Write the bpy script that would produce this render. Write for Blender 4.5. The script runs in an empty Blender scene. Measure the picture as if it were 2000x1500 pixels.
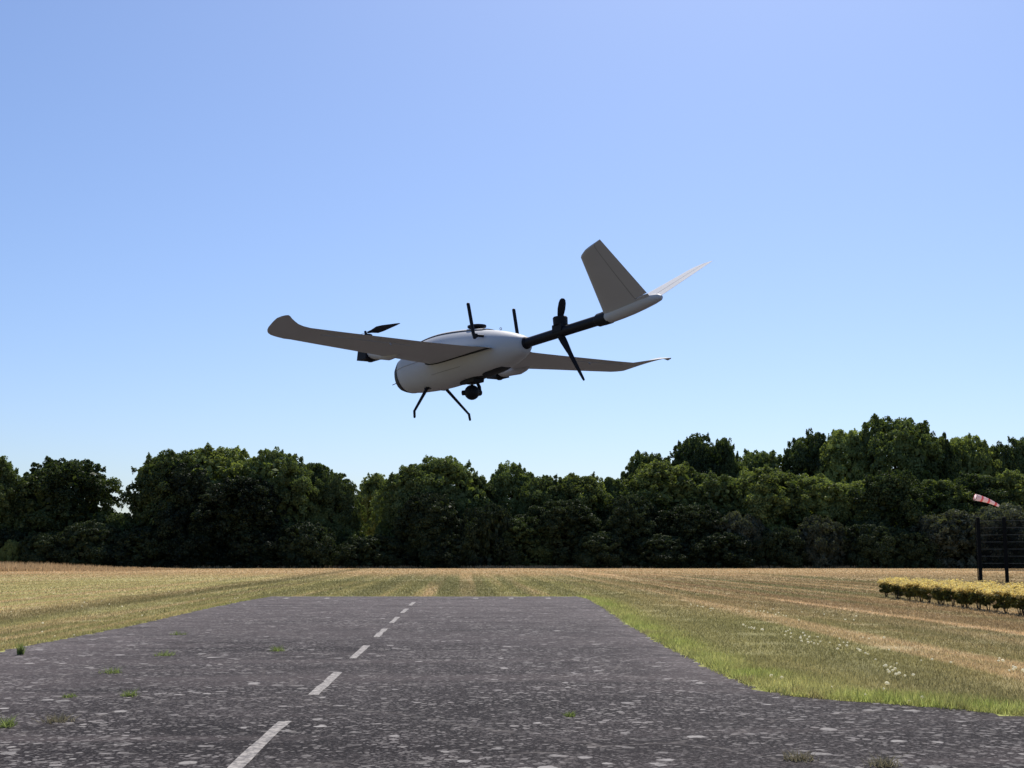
import bpy, math
import numpy as np
from mathutils import Matrix, Vector

sc = bpy.context.scene
COL = sc.collection
R_ = math.radians

# ------------------------------------------------------------------ camera
PITCH = math.atan(333 / 2400)
cam_d = bpy.data.cameras.new('camera')
cam = bpy.data.objects.new('camera', cam_d)
COL.objects.link(cam)
cam.location = (0, 0, 1.6)
cam.rotation_euler = (math.pi / 2 + PITCH, 0, 0)
cam_d.sensor_width = 36
cam_d.lens = 43.2
cam_d.clip_start = 0.05
cam_d.clip_end = 6000
sc.camera = cam

# ------------------------------------------------------------------ light
SUN_EL, SUN_AZ = 52.0, 14.0          # azimuth measured from +Y towards +X
world = bpy.data.worlds.new('World')
sc.world = world
world.use_nodes = True
wn, wl = world.node_tree.nodes, world.node_tree.links
wn.clear()
wo = wn.new('ShaderNodeOutputWorld')
bg = wn.new('ShaderNodeBackground')
sky = wn.new('ShaderNodeTexSky')
sky.sky_type = 'NISHITA'
sky.sun_disc = False
sky.sun_elevation = R_(SUN_EL)
sky.sun_rotation = R_(SUN_AZ)
sky.altitude = 0
sky.air_density = 1.0
sky.dust_density = 0.85
sky.ozone_density = 2.5
tint = wn.new('ShaderNodeMix'); tint.data_type = 'RGBA'; tint.blend_type = 'MULTIPLY'
tint.inputs[0].default_value = 1.0
tint.inputs[7].default_value = (0.785, 0.86, 1.035, 1)
wl.new(sky.outputs[0], tint.inputs[6])
wl.new(tint.outputs[2], bg.inputs[0])
bg.inputs[1].default_value = 0.127
wl.new(bg.outputs[0], wo.inputs[0])

sun_d = bpy.data.lights.new('sun', 'SUN')
sun_d.energy = 5.0
sun_d.angle = R_(0.53)
sun_d.color = (1.0, 0.94, 0.85)
sun = bpy.data.objects.new('sun', sun_d)
COL.objects.link(sun)
sd = Vector((math.sin(R_(SUN_AZ)) * math.cos(R_(SUN_EL)), math.cos(R_(SUN_AZ)) * math.cos(R_(SUN_EL)), math.sin(R_(SUN_EL))))
sun.rotation_euler = sd.to_track_quat('Z', 'Y').to_euler()
sun.location = (0, 0, 60)

vs = sc.view_settings
vs.view_transform = 'Standard'
vs.look = 'None'
vs.gamma = 1
vs.use_curve_mapping = False
vs.exposure = 0.0
sc.cycles.use_denoising = True
sc.cycles.max_bounces = 6
sc.cycles.transparent_max_bounces = 8

# ------------------------------------------------------------------ helpers
CP, SP = math.cos(PITCH), math.sin(PITCH)

def ground(px, py, z=0.0):
    """photo pixel -> survey position on the plane z"""
    a, b = (px - 1000) / 2400, (750 - py) / 2400
    d = np.array([a, CP - b * SP, SP + b * CP])
    k = (z - 1.6) / d[2]
    return (d[0] * k, d[1] * k)

def at_depth(px, dep):
    return (px - 1000) / 2400 * (dep * CP - 0) * 1.01

def top_z(py, dep):
    return 1.6 + (1083 - py) * dep / 2400 * 1.0

# runway frame: u across (right positive), v along
VPX = (911 - 1000) / 2400 / CP
_rd = np.array([VPX, 1.0]); _rd /= np.linalg.norm(_rd)
_ru = np.array([_rd[1], -_rd[0]])

def uv2xy(u, v):
    return u * _ru[0] + v * _rd[0], u * _ru[1] + v * _rd[1]

def link(name, me, parent=None):
    o = bpy.data.objects.new(name, me)
    COL.objects.link(o)
    if parent is not None:
        o.parent = parent
    return o

def tag(o, label=None, cat=None, group=None, kind=None):
    if label: o['label'] = label
    if cat: o['category'] = cat
    if group: o['group'] = group
    if kind: o['kind'] = kind
    return o

def mesh(name, V, F, mat=None, smooth=False):
    me = bpy.data.meshes.new(name)
    me.from_pydata([tuple(map(float, v)) for v in V], [], [tuple(map(int, f)) for f in F])
    me.update()
    if mat is not None:
        for m in (mat if isinstance(mat, (list, tuple)) else [mat]):
            me.materials.append(m)
    if smooth:
        me.polygons.foreach_set('use_smooth', [True] * len(me.polygons))
    return me

def fast_mesh(name, V, nper, mat):
    """V: (n*nper,3) array, each face uses nper consecutive vertices"""
    n = len(V) // nper
    me = bpy.data.meshes.new(name)
    me.vertices.add(len(V)); me.vertices.foreach_set('co', np.asarray(V, np.float32).ravel())
    me.loops.add(len(V)); me.loops.foreach_set('vertex_index', np.arange(len(V), dtype=np.int32))
    me.polygons.add(n)
    me.polygons.foreach_set('loop_start', np.arange(0, n * nper, nper, dtype=np.int32))
    me.polygons.foreach_set('loop_total', np.full(n, nper, dtype=np.int32))
    me.update(calc_edges=True)
    me.materials.append(mat)
    return me

def add_attr(me, name, vals):
    a = me.attributes.new(name, 'FLOAT', 'POINT')
    a.data.foreach_set('value', np.asarray(vals, np.float32).ravel())

class MB:
    def __init__(s): s.v = []; s.f = []; s.m = []
    def add(s, V, F, mi=0):
        b = len(s.v)
        s.v += [tuple(p) for p in V]; s.f += [tuple(i + b for i in f) for f in F]; s.m += [mi] * len(F)
    def box(s, c, h, ax=None, mi=0, top=1.0):
        c = np.array(c, float)
        ax = np.eye(3) if ax is None else np.array(ax, float)
        P = []
        for sz in (-1, 1):
            k = top if sz > 0 else 1
            for sx, sy in ((-1, -1), (1, -1), (1, 1), (-1, 1)):
                P.append(c + ax[0] * h[0] * sx * k + ax[1] * h[1] * sy * k + ax[2] * h[2] * sz)
        s.add(P, [(3, 2, 1, 0), (4, 5, 6, 7), (0, 1, 5, 4), (1, 2, 6, 5), (2, 3, 7, 6), (3, 0, 4, 7)], mi)
    def tube(s, pts, rad, n=10, mi=0, cap=True):
        pts = [np.array(p, float) for p in pts]
        if not hasattr(rad, '__len__'): rad = [rad] * len(pts)
        V = []; F = []
        up0 = None
        for i, p in enumerate(pts):
            d = pts[min(i + 1, len(pts) - 1)] - pts[max(i - 1, 0)]
            d /= np.linalg.norm(d) + 1e-12
            if up0 is None:
                t = np.array([0, 0, 1.]) if abs(d[2]) < .9 else np.array([1., 0, 0])
            else: t = up0
            a = t - d * (t @ d); a /= np.linalg.norm(a); up0 = a
            b = np.cross(d, a)
            for k in range(n):
                an = 2 * math.pi * k / n
                V.append(p + rad[i] * (math.cos(an) * a + math.sin(an) * b))
        for i in range(len(pts) - 1):
            for k in range(n):
                k2 = (k + 1) % n
                F.append((i * n + k, i * n + k2, (i + 1) * n + k2, (i + 1) * n + k))
        if cap:
            F.append(tuple(reversed(range(n)))); F.append(tuple((len(pts) - 1) * n + k for k in range(n)))
        s.add(V, F, mi)
    def loft(s, rings, mi=0, cap=True, closed=True):
        n = len(rings[0]); V = [p for r in rings for p in r]; F = []
        for i in range(len(rings) - 1):
            for k in range(n if closed else n - 1):
                k2 = (k + 1) % n
                F.append((i * n + k, i * n + k2, (i + 1) * n + k2, (i + 1) * n + k))
        if cap:
            F.append(tuple(reversed(range(n)))); F.append(tuple((len(rings) - 1) * n + k for k in range(n)))
        s.add(V, F, mi)
    def build(s, name, mat, parent=None, smooth=True, angle=40):
        me = mesh(name, s.v, s.f, mat)
        me.polygons.foreach_set('material_index', s.m)
        if smooth:
            me.polygons.foreach_set('use_smooth', [True] * len(me.polygons))
            try: me.set_sharp_from_angle(angle=R_(angle))
            except Exception: pass
        me.update()
        return link(name, me, parent)

# ------------------------------------------------------------------ materials
def new_mat(name):
    m = bpy.data.materials.new(name); m.use_nodes = True
    nt = m.node_tree; nt.nodes.clear()
    out = nt.nodes.new('ShaderNodeOutputMaterial')
    return m, nt, out

def N(nt, t, **kw):
    n = nt.nodes.new(t)
    for k, v in kw.items(): setattr(n, k, v)
    return n

def paint(name, col, rough=.5, spec=.5, noise=0.06, bump=0.0, scale=8., metallic=0.0):
    m, nt, out = new_mat(name)
    b = N(nt, 'ShaderNodeBsdfPrincipled')
    tc = N(nt, 'ShaderNodeTexCoord')
    nz = N(nt, 'ShaderNodeTexNoise'); nz.inputs['Scale'].default_value = scale; nz.inputs['Detail'].default_value = 6
    nt.links.new(tc.outputs['Object'], nz.inputs['Vector'])
    mr = N(nt, 'ShaderNodeMapRange'); mr.inputs['To Min'].default_value = 1 - noise * 2; mr.inputs['To Max'].default_value = 1 + noise
    nt.links.new(nz.outputs[0], mr.inputs[0])
    mx = N(nt, 'ShaderNodeVectorMath', operation='SCALE'); mx.inputs[0].default_value = col
    nt.links.new(mr.outputs[0], mx.inputs['Scale'])
    nt.links.new(mx.outputs[0], b.inputs['Base Color'])
    b.inputs['Roughness'].default_value = rough
    b.inputs['Specular IOR Level'].default_value = spec
    b.inputs['Metallic'].default_value = metallic
    if bump:
        bp = N(nt, 'ShaderNodeBump'); bp.inputs['Strength'].default_value = bump; bp.inputs['Distance'].default_value = .01
        nt.links.new(nz.outputs[0], bp.inputs['Height']); nt.links.new(bp.outputs[0], b.inputs['Normal'])
    nt.links.new(b.outputs[0], out.inputs[0])
    return m

def leaf_mat(name, dark, light, trans=.35, scale=.6, hi=None, tmul=(1.35, 1.4, .6)):
    """leaf clumps: two tones of leaf mixed by position and by tree, part of the light passes through"""
    m, nt, out = new_mat(name)
    geo = N(nt, 'ShaderNodeNewGeometry')
    oi = N(nt, 'ShaderNodeObjectInfo')
    nz = N(nt, 'ShaderNodeTexNoise'); nz.inputs['Scale'].default_value = scale; nz.inputs['Detail'].default_value = 3
    nt.links.new(geo.outputs['Position'], nz.inputs['Vector'])
    add = N(nt, 'ShaderNodeMath', operation='MULTIPLY_ADD'); add.inputs[1].default_value = .35; add.inputs[2].default_value = -.17
    nt.links.new(geo.outputs['Random Per Island'], add.inputs[0])
    s1 = N(nt, 'ShaderNodeMath', operation='ADD'); nt.links.new(add.outputs[0], s1.inputs[0]); nt.links.new(nz.outputs[0], s1.inputs[1])
    add2 = N(nt, 'ShaderNodeMath', operation='MULTIPLY_ADD'); add2.inputs[1].default_value = .35; add2.inputs[2].default_value = -.17
    nt.links.new(oi.outputs['Random'], add2.inputs[0])
    s2 = N(nt, 'ShaderNodeMath', operation='ADD'); nt.links.new(s1.outputs[0], s2.inputs[0]); nt.links.new(add2.outputs[0], s2.inputs[1])
    mr = N(nt, 'ShaderNodeMapRange'); mr.inputs['From Min'].default_value = .25; mr.inputs['From Max'].default_value = .8
    nt.links.new(s2.outputs[0], mr.inputs[0])
    mx = N(nt, 'ShaderNodeMix', data_type='RGBA')
    mx.inputs[6].default_value = (*dark, 1); mx.inputs[7].default_value = (*light, 1)
    nt.links.new(mr.outputs[0], mx.inputs[0])
    colo = mx.outputs[2]
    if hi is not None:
        at = N(nt, 'ShaderNodeAttribute', attribute_name='young_glow')  # top leaf tone: new growth plus painted sun glow
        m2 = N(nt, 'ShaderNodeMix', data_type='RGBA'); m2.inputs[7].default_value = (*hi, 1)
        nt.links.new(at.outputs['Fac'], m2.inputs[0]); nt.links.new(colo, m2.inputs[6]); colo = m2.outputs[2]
    df = N(nt, 'ShaderNodeBsdfDiffuse'); nt.links.new(colo, df.inputs[0])
    tr = N(nt, 'ShaderNodeBsdfTranslucent')
    tm = N(nt, 'ShaderNodeMix', data_type='RGBA', blend_type='MULTIPLY'); tm.inputs[0].default_value = 1
    tm.inputs[7].default_value = (*tmul, 1); nt.links.new(colo, tm.inputs[6])
    nt.links.new(tm.outputs[2], tr.inputs[0])
    gl = N(nt, 'ShaderNodeBsdfGlossy'); gl.inputs['Roughness'].default_value = .5; gl.inputs[0].default_value = (.5, .5, .5, 1)
    ms = N(nt, 'ShaderNodeMixShader'); ms.inputs[0].default_value = trans
    nt.links.new(df.outputs[0], ms.inputs[1]); nt.links.new(tr.outputs[0], ms.inputs[2])
    m3 = N(nt, 'ShaderNodeMixShader'); m3.inputs[0].default_value = .025
    nt.links.new(ms.outputs[0], m3.inputs[1]); nt.links.new(gl.outputs[0], m3.inputs[2])
    nt.links.new(m3.outputs[0], out.inputs[0])
    return m

# ---- field colour, shared by the soil sheet and the blades that grow on it
def field_group():
    g = bpy.data.node_groups.new('field_colour', 'ShaderNodeTree')
    g.interface.new_socket('Color', in_out='OUTPUT', socket_type='NodeSocketColor')
    L = g.links
    out = g.nodes.new('NodeGroupOutput')
    geo = N(g, 'ShaderNodeNewGeometry')
    mp = N(g, 'ShaderNodeMapping'); mp.inputs['Rotation'].default_value[2] = math.atan2(_rd[0], _rd[1])
    L.new(geo.outputs['Position'], mp.inputs[0])
    sp = N(g, 'ShaderNodeSeparateXYZ'); L.new(mp.outputs[0], sp.inputs[0])
    def noise(sx, sy, sc_, det=4, rough=.55, off=0.):
        m = N(g, 'ShaderNodeMapping'); m.inputs['Scale'].default_value = (sx, sy, 0); m.inputs['Location'].default_value = (off, off * .37, .371)
        L.new(mp.outputs[0], m.inputs[0])
        n = N(g, 'ShaderNodeTexNoise'); n.inputs['Scale'].default_value = sc_; n.inputs['Detail'].default_value = det; n.inputs['Roughness'].default_value = rough
        L.new(m.outputs[0], n.inputs['Vector']); return n.outputs[0]
    def mrange(x, a, b, c=0., d=1.):
        r = N(g, 'ShaderNodeMapRange'); r.inputs['From Min'].default_value = a; r.inputs['From Max'].default_value = b
        r.inputs['To Min'].default_value = c; r.inputs['To Max'].default_value = d; L.new(x, r.inputs[0]); return r.outputs[0]
    def mix(f, a, b, bt='MIX'):
        m = N(g, 'ShaderNodeMix', data_type='RGBA', blend_type=bt)
        if isinstance(f, float): m.inputs[0].default_value = f
        else: L.new(f, m.inputs[0])
        for s, v in ((6, a), (7, b)):
            if isinstance(v, tuple): m.inputs[s].default_value = (*v, 1)
            else: L.new(v, m.inputs[s])
        return m.outputs[2]
    def math_(op, a, b):
        m = N(g, 'ShaderNodeMath', operation=op)
        for i, v in enumerate((a, b)):
            if isinstance(v, (int, float)): m.inputs[i].default_value = v
            else: L.new(v, m.inputs[i])
        return m.outputs[0]
    straw, olive, brown, gold = (.47, .345, .20), (.235, .215, .095), (.275, .195, .108), (.41, .36, .175)
    streak = noise(1.0, .011, 1.15, 5, .62)
    streak2 = noise(1.0, .03, .42, 3, .5, 17.)
    patch = noise(1, .6, .09, 3, .5, 5.)
    fine = noise(1, 1, 5., 6, .7, 9.)
    right = mrange(math_('ADD', sp.outputs[0], math_('MULTIPLY', math_('SUBTRACT', patch, .5), 14.)), 5., 12.)
    left = mrange(math_('ADD', sp.outputs[0], math_('MULTIPLY', math_('SUBTRACT', patch, .5), 10.)), -9., -14.)
    c = mix(mrange(patch, .35, .65), olive, (.31, .27, .125))
    c = mix(left, c, gold)
    c = mix(right, c, brown)
    c = mix(mrange(streak, .50, .62, 0, .85), c, straw)
    c = mix(mrange(streak2, .34, .47, .75, 0), c, (.18, .165, .08))
    # unmown tan belt in front of the trees
    belt = mrange(math_('ADD', sp.outputs[1], math_('MULTIPLY', math_('SUBTRACT', streak2, .5), 30.)), 80., 108., 0, .95)
    c = mix(belt, c, mix(mrange(noise(.05, .6, 1., 4, .6, 31.), .4, .6), (.50, .345, .20), (.36, .27, .145)))
    # mower stripes beyond the runway end, alternate darker and paler
    wv = N(g, 'ShaderNodeTexWave'); wv.inputs['Scale'].default_value = .185; wv.inputs['Distortion'].default_value = .8
    wv.inputs['Detail'].default_value = 2; wv.inputs['Detail Scale'].default_value = .4
    mw = N(g, 'ShaderNodeMapping'); mw.inputs['Scale'].default_value = (1, .12, 0); L.new(mp.outputs[0], mw.inputs[0]); L.new(mw.outputs[0], wv.inputs[0])
    stripe = math_('MULTIPLY', math_('MULTIPLY', mrange(wv.outputs['Fac'], .3, .7), math_('SUBTRACT', 1., belt)), mrange(left, 0., 1., 1., .3))
    wob = math_('MULTIPLY', math_('SUBTRACT', streak2, .5), 3.)
    def track(u0, w, colr, amt, cc):
        d = math_('ABSOLUTE', math_('ADD', sp.outputs[0], math_('ADD', wob, -u0)), 0)
        return mix(math_('MULTIPLY', mrange(d, w, w * .3), amt), cc, colr)
    c = track(-11.9, .9, (.17, .135, .065), .6, c)
    c = track(11.3, .45, (.62, .44, .27), .7, c)
    c = track(8.0, .3, (.55, .40, .24), .5, c)
    c = mix(math_('MULTIPLY', stripe, math_('ADD', mrange(sp.outputs[1], 44., 47., .18, .62), math_('MULTIPLY', right, -.1))), c, (.18, .168, .078))
    # lush margin along the asphalt
    at = N(g, 'ShaderNodeAttribute', attribute_name='lush')
    lush = math_('MULTIPLY', at.outputs['Fac'], mrange(noise(1, 1, 1.6, 5, .65, 3.), .33, .56))
    c = mix(lush, c, mix(mrange(noise(1, 1, .7, 3, .6, 12.), .35, .65), (.29, .33, .095), (.43, .42, .165)))
    c = mix(1.0, c, mrange(fine, .25, .75, .72, 1.25), 'MULTIPLY')
    c = mix(1.0, c, (1.13, 1.12, 1.04), 'MULTIPLY')
    L.new(c, out.inputs[0])
    return g

FG = field_group()

def soil_mat():
    m, nt, out = new_mat('dry mown grass')
    fg = N(nt, 'ShaderNodeGroup'); fg.node_tree = FG
    b = N(nt, 'ShaderNodeBsdfPrincipled'); b.inputs['Roughness'].default_value = 1; b.inputs['Specular IOR Level'].default_value = .1
    nt.links.new(fg.outputs[0], b.inputs['Base Color'])
    geo = N(nt, 'ShaderNodeNewGeometry')
    mp = N(nt, 'ShaderNodeMapping'); mp.inputs['Scale'].default_value = (1, .35, 1); nt.links.new(geo.outputs['Position'], mp.inputs[0])
    nz = N(nt, 'ShaderNodeTexNoise'); nz.inputs['Scale'].default_value = 3.5; nz.inputs['Detail'].default_value = 8; nz.inputs['Roughness'].default_value = .7
    nt.links.new(mp.outputs[0], nz.inputs['Vector'])
    bp = N(nt, 'ShaderNodeBump'); bp.inputs['Strength'].default_value = .9; bp.inputs['Distance'].default_value = .09
    nt.links.new(nz.outputs[0], bp.inputs['Height']); nt.links.new(bp.outputs[0], b.inputs['Normal'])
    nt.links.new(b.outputs[0], out.inputs[0])
    return m

def blade_mat(name, gain=1.15, fixed=None, trans=.45):
    m, nt, out = new_mat(name)
    if fixed is None:
        fg = N(nt, 'ShaderNodeGroup'); fg.node_tree = FG; colo = fg.outputs[0]
    else:
        rg = N(nt, 'ShaderNodeRGB'); rg.outputs[0].default_value = (*fixed, 1); colo = rg.outputs[0]
    geo = N(nt, 'ShaderNodeNewGeometry')
    mr = N(nt, 'ShaderNodeMapRange'); mr.inputs['To Min'].default_value = gain * .55; mr.inputs['To Max'].default_value = gain * 1.45
    nt.links.new(geo.outputs['Random Per Island'], mr.inputs[0])
    mx = N(nt, 'ShaderNodeVectorMath', operation='SCALE'); nt.links.new(colo, mx.inputs[0]); nt.links.new(mr.outputs[0], mx.inputs['Scale'])
    df = N(nt, 'ShaderNodeBsdfDiffuse'); tr = N(nt, 'ShaderNodeBsdfTranslucent'); ms = N(nt, 'ShaderNodeMixShader'); ms.inputs[0].default_value = trans
    nt.links.new(mx.outputs[0], df.inputs[0]); nt.links.new(mx.outputs[0], tr.inputs[0])
    nt.links.new(df.outputs[0], ms.inputs[1]); nt.links.new(tr.outputs[0], ms.inputs[2]); nt.links.new(ms.outputs[0], out.inputs[0])
    return m

def asphalt_mat():
    m, nt, out = new_mat('weathered asphalt with lichen')
    L = nt.links
    geo = N(nt, 'ShaderNodeNewGeometry')
    mp = N(nt, 'ShaderNodeMapping'); mp.inputs['Rotation'].default_value[2] = math.atan2(_rd[0], _rd[1]); L.new(geo.outputs['Position'], mp.inputs[0])
    def noise(s, det=4, rough=.6, scl=(1, 1, 1)):
        mm = N(nt, 'ShaderNodeMapping'); mm.inputs['Scale'].default_value = scl; mm.inputs['Rotation'].default_value = (.61, .43, .77); L.new(mp.outputs[0], mm.inputs[0])
        n = N(nt, 'ShaderNodeTexNoise'); n.inputs['Scale'].default_value = s; n.inputs['Detail'].default_value = det; n.inputs['Roughness'].default_value = rough
        L.new(mm.outputs[0], n.inputs['Vector']); return n
    def mrange(x, a, b, c=0., d=1.):
        r = N(nt, 'ShaderNodeMapRange'); r.inputs['From Min'].default_value = a; r.inputs['From Max'].default_value = b
        r.inputs['To Min'].default_value = c; r.inputs['To Max'].default_value = d; L.new(x, r.inputs[0]); return r.outputs[0]
    def mix(f, a, b):
        mm = N(nt, 'ShaderNodeMix', data_type='RGBA'); L.new(f, mm.inputs[0])
        for s, v in ((6, a), (7, b)):
            if isinstance(v, tuple): mm.inputs[s].default_value = (*v, 1)
            else: L.new(v, mm.inputs[s])
        return mm.outputs[2]
    def mth(op, a, b):
        mm = N(nt, 'ShaderNodeMath', operation=op)
        for i, v in enumerate((a, b)):
            if isinstance(v, (int, float)): mm.inputs[i].default_value = v
            else: L.new(v, mm.inputs[i])
        return mm.outputs[0]
    big = noise(.22, 4, .55)
    med = noise(2.2, 6, .7)
    fine = noise(30, 6, .8)
    spx = N(nt, 'ShaderNodeSeparateXYZ'); L.new(mp.outputs[0], spx.inputs[0])
    c = mix(mrange(big.outputs[0], .35, .7), (.012, .0095, .0092), (.034, .028, .027))
    c = mix(mrange(med.outputs[0], .52, .72, 0, .6), c, (.072, .061, .059))
    c = mix(mrange(fine.outputs[0], .52, .60, 0, .8), c, (.135, .118, .112))
    c = mix(mrange(fine.outputs[0], .48, .40, 0, .85), c, (.008, .007, .007))
    # wind-blown dust along both margins; paler with distance, a painted grazing sheen
    dn = mth('MULTIPLY', mth('SUBTRACT', big.outputs[0], .5), 5.)
    dl = mrange(mth('ADD', spx.outputs[0], dn), -3.6, -7.2)
    dr = mth('MULTIPLY', mrange(mth('ADD', spx.outputs[0], mth('MULTIPLY', dn, .4)), 2.2, 3.5), mrange(spx.outputs[1], 13., 17.))
    dv = mrange(mth('ADD', spx.outputs[1], mth('MULTIPLY', dn, 2.)), 13., 42.)
    dust_sheen = mth('MULTIPLY', mth('MAXIMUM', mth('MAXIMUM', dl, dr), dv), mrange(med.outputs[0], .35, .6, .45, 1.))
    c = mix(mth('MULTIPLY', dust_sheen, .62), c, (.165, .138, .133))
    streak = noise(1.0, 4, .6, (.12, 1.1, 1))
    c = mix(mrange(streak.outputs[0], .50, .66, 0, .55), c, (.088, .072, .068))
    c = mix(mrange(streak.outputs[0], .46, .34, 0, .5), c, (.013, .010, .010))
    # pale lichen rosettes
    def spots(scale, lo, hi, seed):
        wob = noise(scale * 2.2, 3, .6)
        off = N(nt, 'ShaderNodeVectorMath', operation='MULTIPLY_ADD'); off.inputs[1].default_value = (.5 / scale, .5 / scale, 0)
        L.new(wob.outputs['Color'], off.inputs[0]); L.new(mp.outputs[0], off.inputs[2])
        vo = N(nt, 'ShaderNodeTexVoronoi'); vo.voronoi_dimensions = '2D'; vo.inputs['Scale'].default_value = scale; vo.inputs['Randomness'].default_value = 1
        ad = N(nt, 'ShaderNodeVectorMath', operation='ADD'); ad.inputs[1].default_value = (seed, seed * 2.1, 0); L.new(off.outputs[0], ad.inputs[0])
        rt = N(nt, 'ShaderNodeMapping'); rt.inputs['Rotation'].default_value[2] = .55 + seed * .1; L.new(ad.outputs[0], rt.inputs[0]); L.new(rt.outputs[0], vo.inputs['Vector'])
        sepc = N(nt, 'ShaderNodeSeparateColor'); L.new(vo.outputs['Color'], sepc.inputs[0])
        # radius differs per cell; most cells have none
        rad = mrange(sepc.outputs[0], lo, 1.0, 0.0, hi)
        d = mth('SUBTRACT', rad, vo.outputs['Distance'])
        return mth('MULTIPLY', mrange(d, 0.0, .06), mrange(sepc.outputs[1], 0, 1, .35, 1.0))
    dens = mrange(big.outputs[0], .3, .7, 1.0, .55)
    clus = mrange(noise(.9, 4, .65).outputs[0], .38, .58, .12, 1.)
    s0 = mth('MULTIPLY', spots(6., .90, .55, 7.), clus)
    s3 = mth('MULTIPLY', spots(20., .80, .6, 11.), dens)
    s1 = mth('MULTIPLY', mth('MULTIPLY', spots(10., .66, .55, 0.), dens), clus)
    s2 = mth('MULTIPLY', mth('MULTIPLY', spots(28., .58, .6, 4.), dens), clus)
    c = mix(s2, c, (.25, .225, .21))
    c = mix(s3, c, (.28, .255, .235))
    c = mix(s1, c, (.34, .31, .285))
    c = mix(s0, c, (.40, .37, .34))
    # old cracks filled with pale dust
    vc = N(nt, 'ShaderNodeTexVoronoi'); vc.feature = 'DISTANCE_TO_EDGE'; vc.voronoi_dimensions = '2D'; vc.inputs['Scale'].default_value = .28
    wob = noise(1.3, 4, .6); off = N(nt, 'ShaderNodeVectorMath', operation='MULTIPLY_ADD'); off.inputs[1].default_value = (.9, .9, 0)
    L.new(wob.outputs['Color'], off.inputs[0]); L.new(mp.outputs[0], off.inputs[2]); L.new(off.outputs[0], vc.inputs['Vector'])
    crack = mth('MULTIPLY', mrange(vc.outputs['Distance'], .012, .003), mrange(med.outputs[0], .4, .55))
    c = mix(mth('MULTIPLY', crack, .35), c, (.21, .185, .165))
    b = N(nt, 'ShaderNodeBsdfPrincipled'); b.inputs['Roughness'].default_value = .85; b.inputs['Specular IOR Level'].default_value = .06
    L.new(c, b.inputs['Base Color'])
    hs = mth('ADD', mth('MULTIPLY', fine.outputs[0], .6), mth('MULTIPLY', s1, .2))
    bp = N(nt, 'ShaderNodeBump'); bp.inputs['Strength'].default_value = .8; bp.inputs['Distance'].default_value = .012
    L.new(hs, bp.inputs['Height']); L.new(bp.outputs[0], b.inputs['Normal'])
    L.new(b.outputs[0], out.inputs[0])
    return m

def marking_mat():
    m, nt, out = new_mat('worn white road paint')
    L = nt.links
    geo = N(nt, 'ShaderNodeNewGeometry')
    n1 = N(nt, 'ShaderNodeTexNoise'); n1.inputs['Scale'].default_value = 14; n1.inputs['Detail'].default_value = 6; n1.inputs['Roughness'].default_value = .7
    L.new(geo.outputs['Position'], n1.inputs['Vector'])
    r = N(nt, 'ShaderNodeMapRange'); r.inputs['From Min'].default_value = .43; r.inputs['From Max'].default_value = .60; L.new(n1.outputs[0], r.inputs[0])
    mx = N(nt, 'ShaderNodeMix', data_type='RGBA'); mx.inputs[6].default_value = (.12, .105, .095, 1); mx.inputs[7].default_value = (.38, .34, .295, 1)
    L.new(r.outputs[0], mx.inputs[0])
    b = N(nt, 'ShaderNodeBsdfPrincipled'); b.inputs['Roughness'].default_value = .8; L.new(mx.outputs[2], b.inputs['Base Color'])
    L.new(b.outputs[0], out.inputs[0])
    return m

M_SOIL, M_BLADE, M_ASPH, M_MARK = soil_mat(), blade_mat('grass blades'), asphalt_mat(), marking_mat()
M_WHITE = paint('matt white foam shell', (.50, .505, .515), .6, .3, .05, .0, 9)
M_BLACK = paint('black carbon fibre', (.006, .006, .010), .55, .22, .1)
M_BLACKP = paint('black plastic', (.007, .007, .010), .6, .22, .1)
M_SEAM = paint('dark seam', (.33, .33, .335), .8, .2, .1)
M_LEAF = leaf_mat('oak leaves', (.026, .042, .016), (.17, .215, .078), .32, .25)
M_LEAF2 = leaf_mat('yellow green leaves', (.040, .060, .020), (.31, .36, .125), .38, .3)
M_LEAF3 = leaf_mat('grey willow leaves', (.05, .058, .036), (.16, .17, .115), .28, .4)
M_LEAFSHADE = leaf_mat('shade-darkened leaves', (.010, .017, .009), (.060, .080, .034), .2, .3)  # darker leaf colour stands in for shade at the foot of the wood
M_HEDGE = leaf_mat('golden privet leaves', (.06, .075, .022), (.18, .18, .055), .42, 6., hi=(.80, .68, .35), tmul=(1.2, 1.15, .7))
M_BARK = paint('bark', (.055, .045, .035), .9, .2, .3, .6, 6)
M_HBARK = paint('hedge stems', (.10, .08, .06), .9, .2, .3, .4, 20)
M_POST = paint('black painted steel posts', (.005, .006, .007), .8, .12, .1)

# ------------------------------------------------------------------ ground
def px_poly(pts): return [ground(*p) for p in pts]
rng = np.random.default_rng(7)
LEFT_U = -7.55
edge_r = px_poly([(1130, 1165), (1150, 1170), (1178, 1186), (1230, 1221), (1300, 1262), (1400, 1311), (1450, 1334), (1500, 1352), (1550, 1361), (1600, 1365.5), (1700, 1373), (1800, 1381), (1900, 1390), (2000, 1400)])
ex, ey = edge_r[-1]
edge_r += [(ex + 2.5, ey - .45), (ex + 6, ey - .8), (ex + 25, ey - 2.2)]
end_l = ground(530, 1165)
edge_l = [end_l, ground(470, 1175), ground(400, 1189.5), ground(250, 1224), ground(130, 1247), ground(0, 1272)]
lx, ly = edge_l[-1]; dl = np.array(edge_l[-1]) - np.array(edge_l[1]); dl /= np.linalg.norm(dl)
edge_l += [(lx + dl[0] * 8, ly + dl[1] * 8), (lx + dl[0] * 40, ly + dl[1] * 40)]
RUN = list(reversed(edge_l)) + edge_r + [(40, -25)]
RUN = np.array(RUN)

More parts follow.
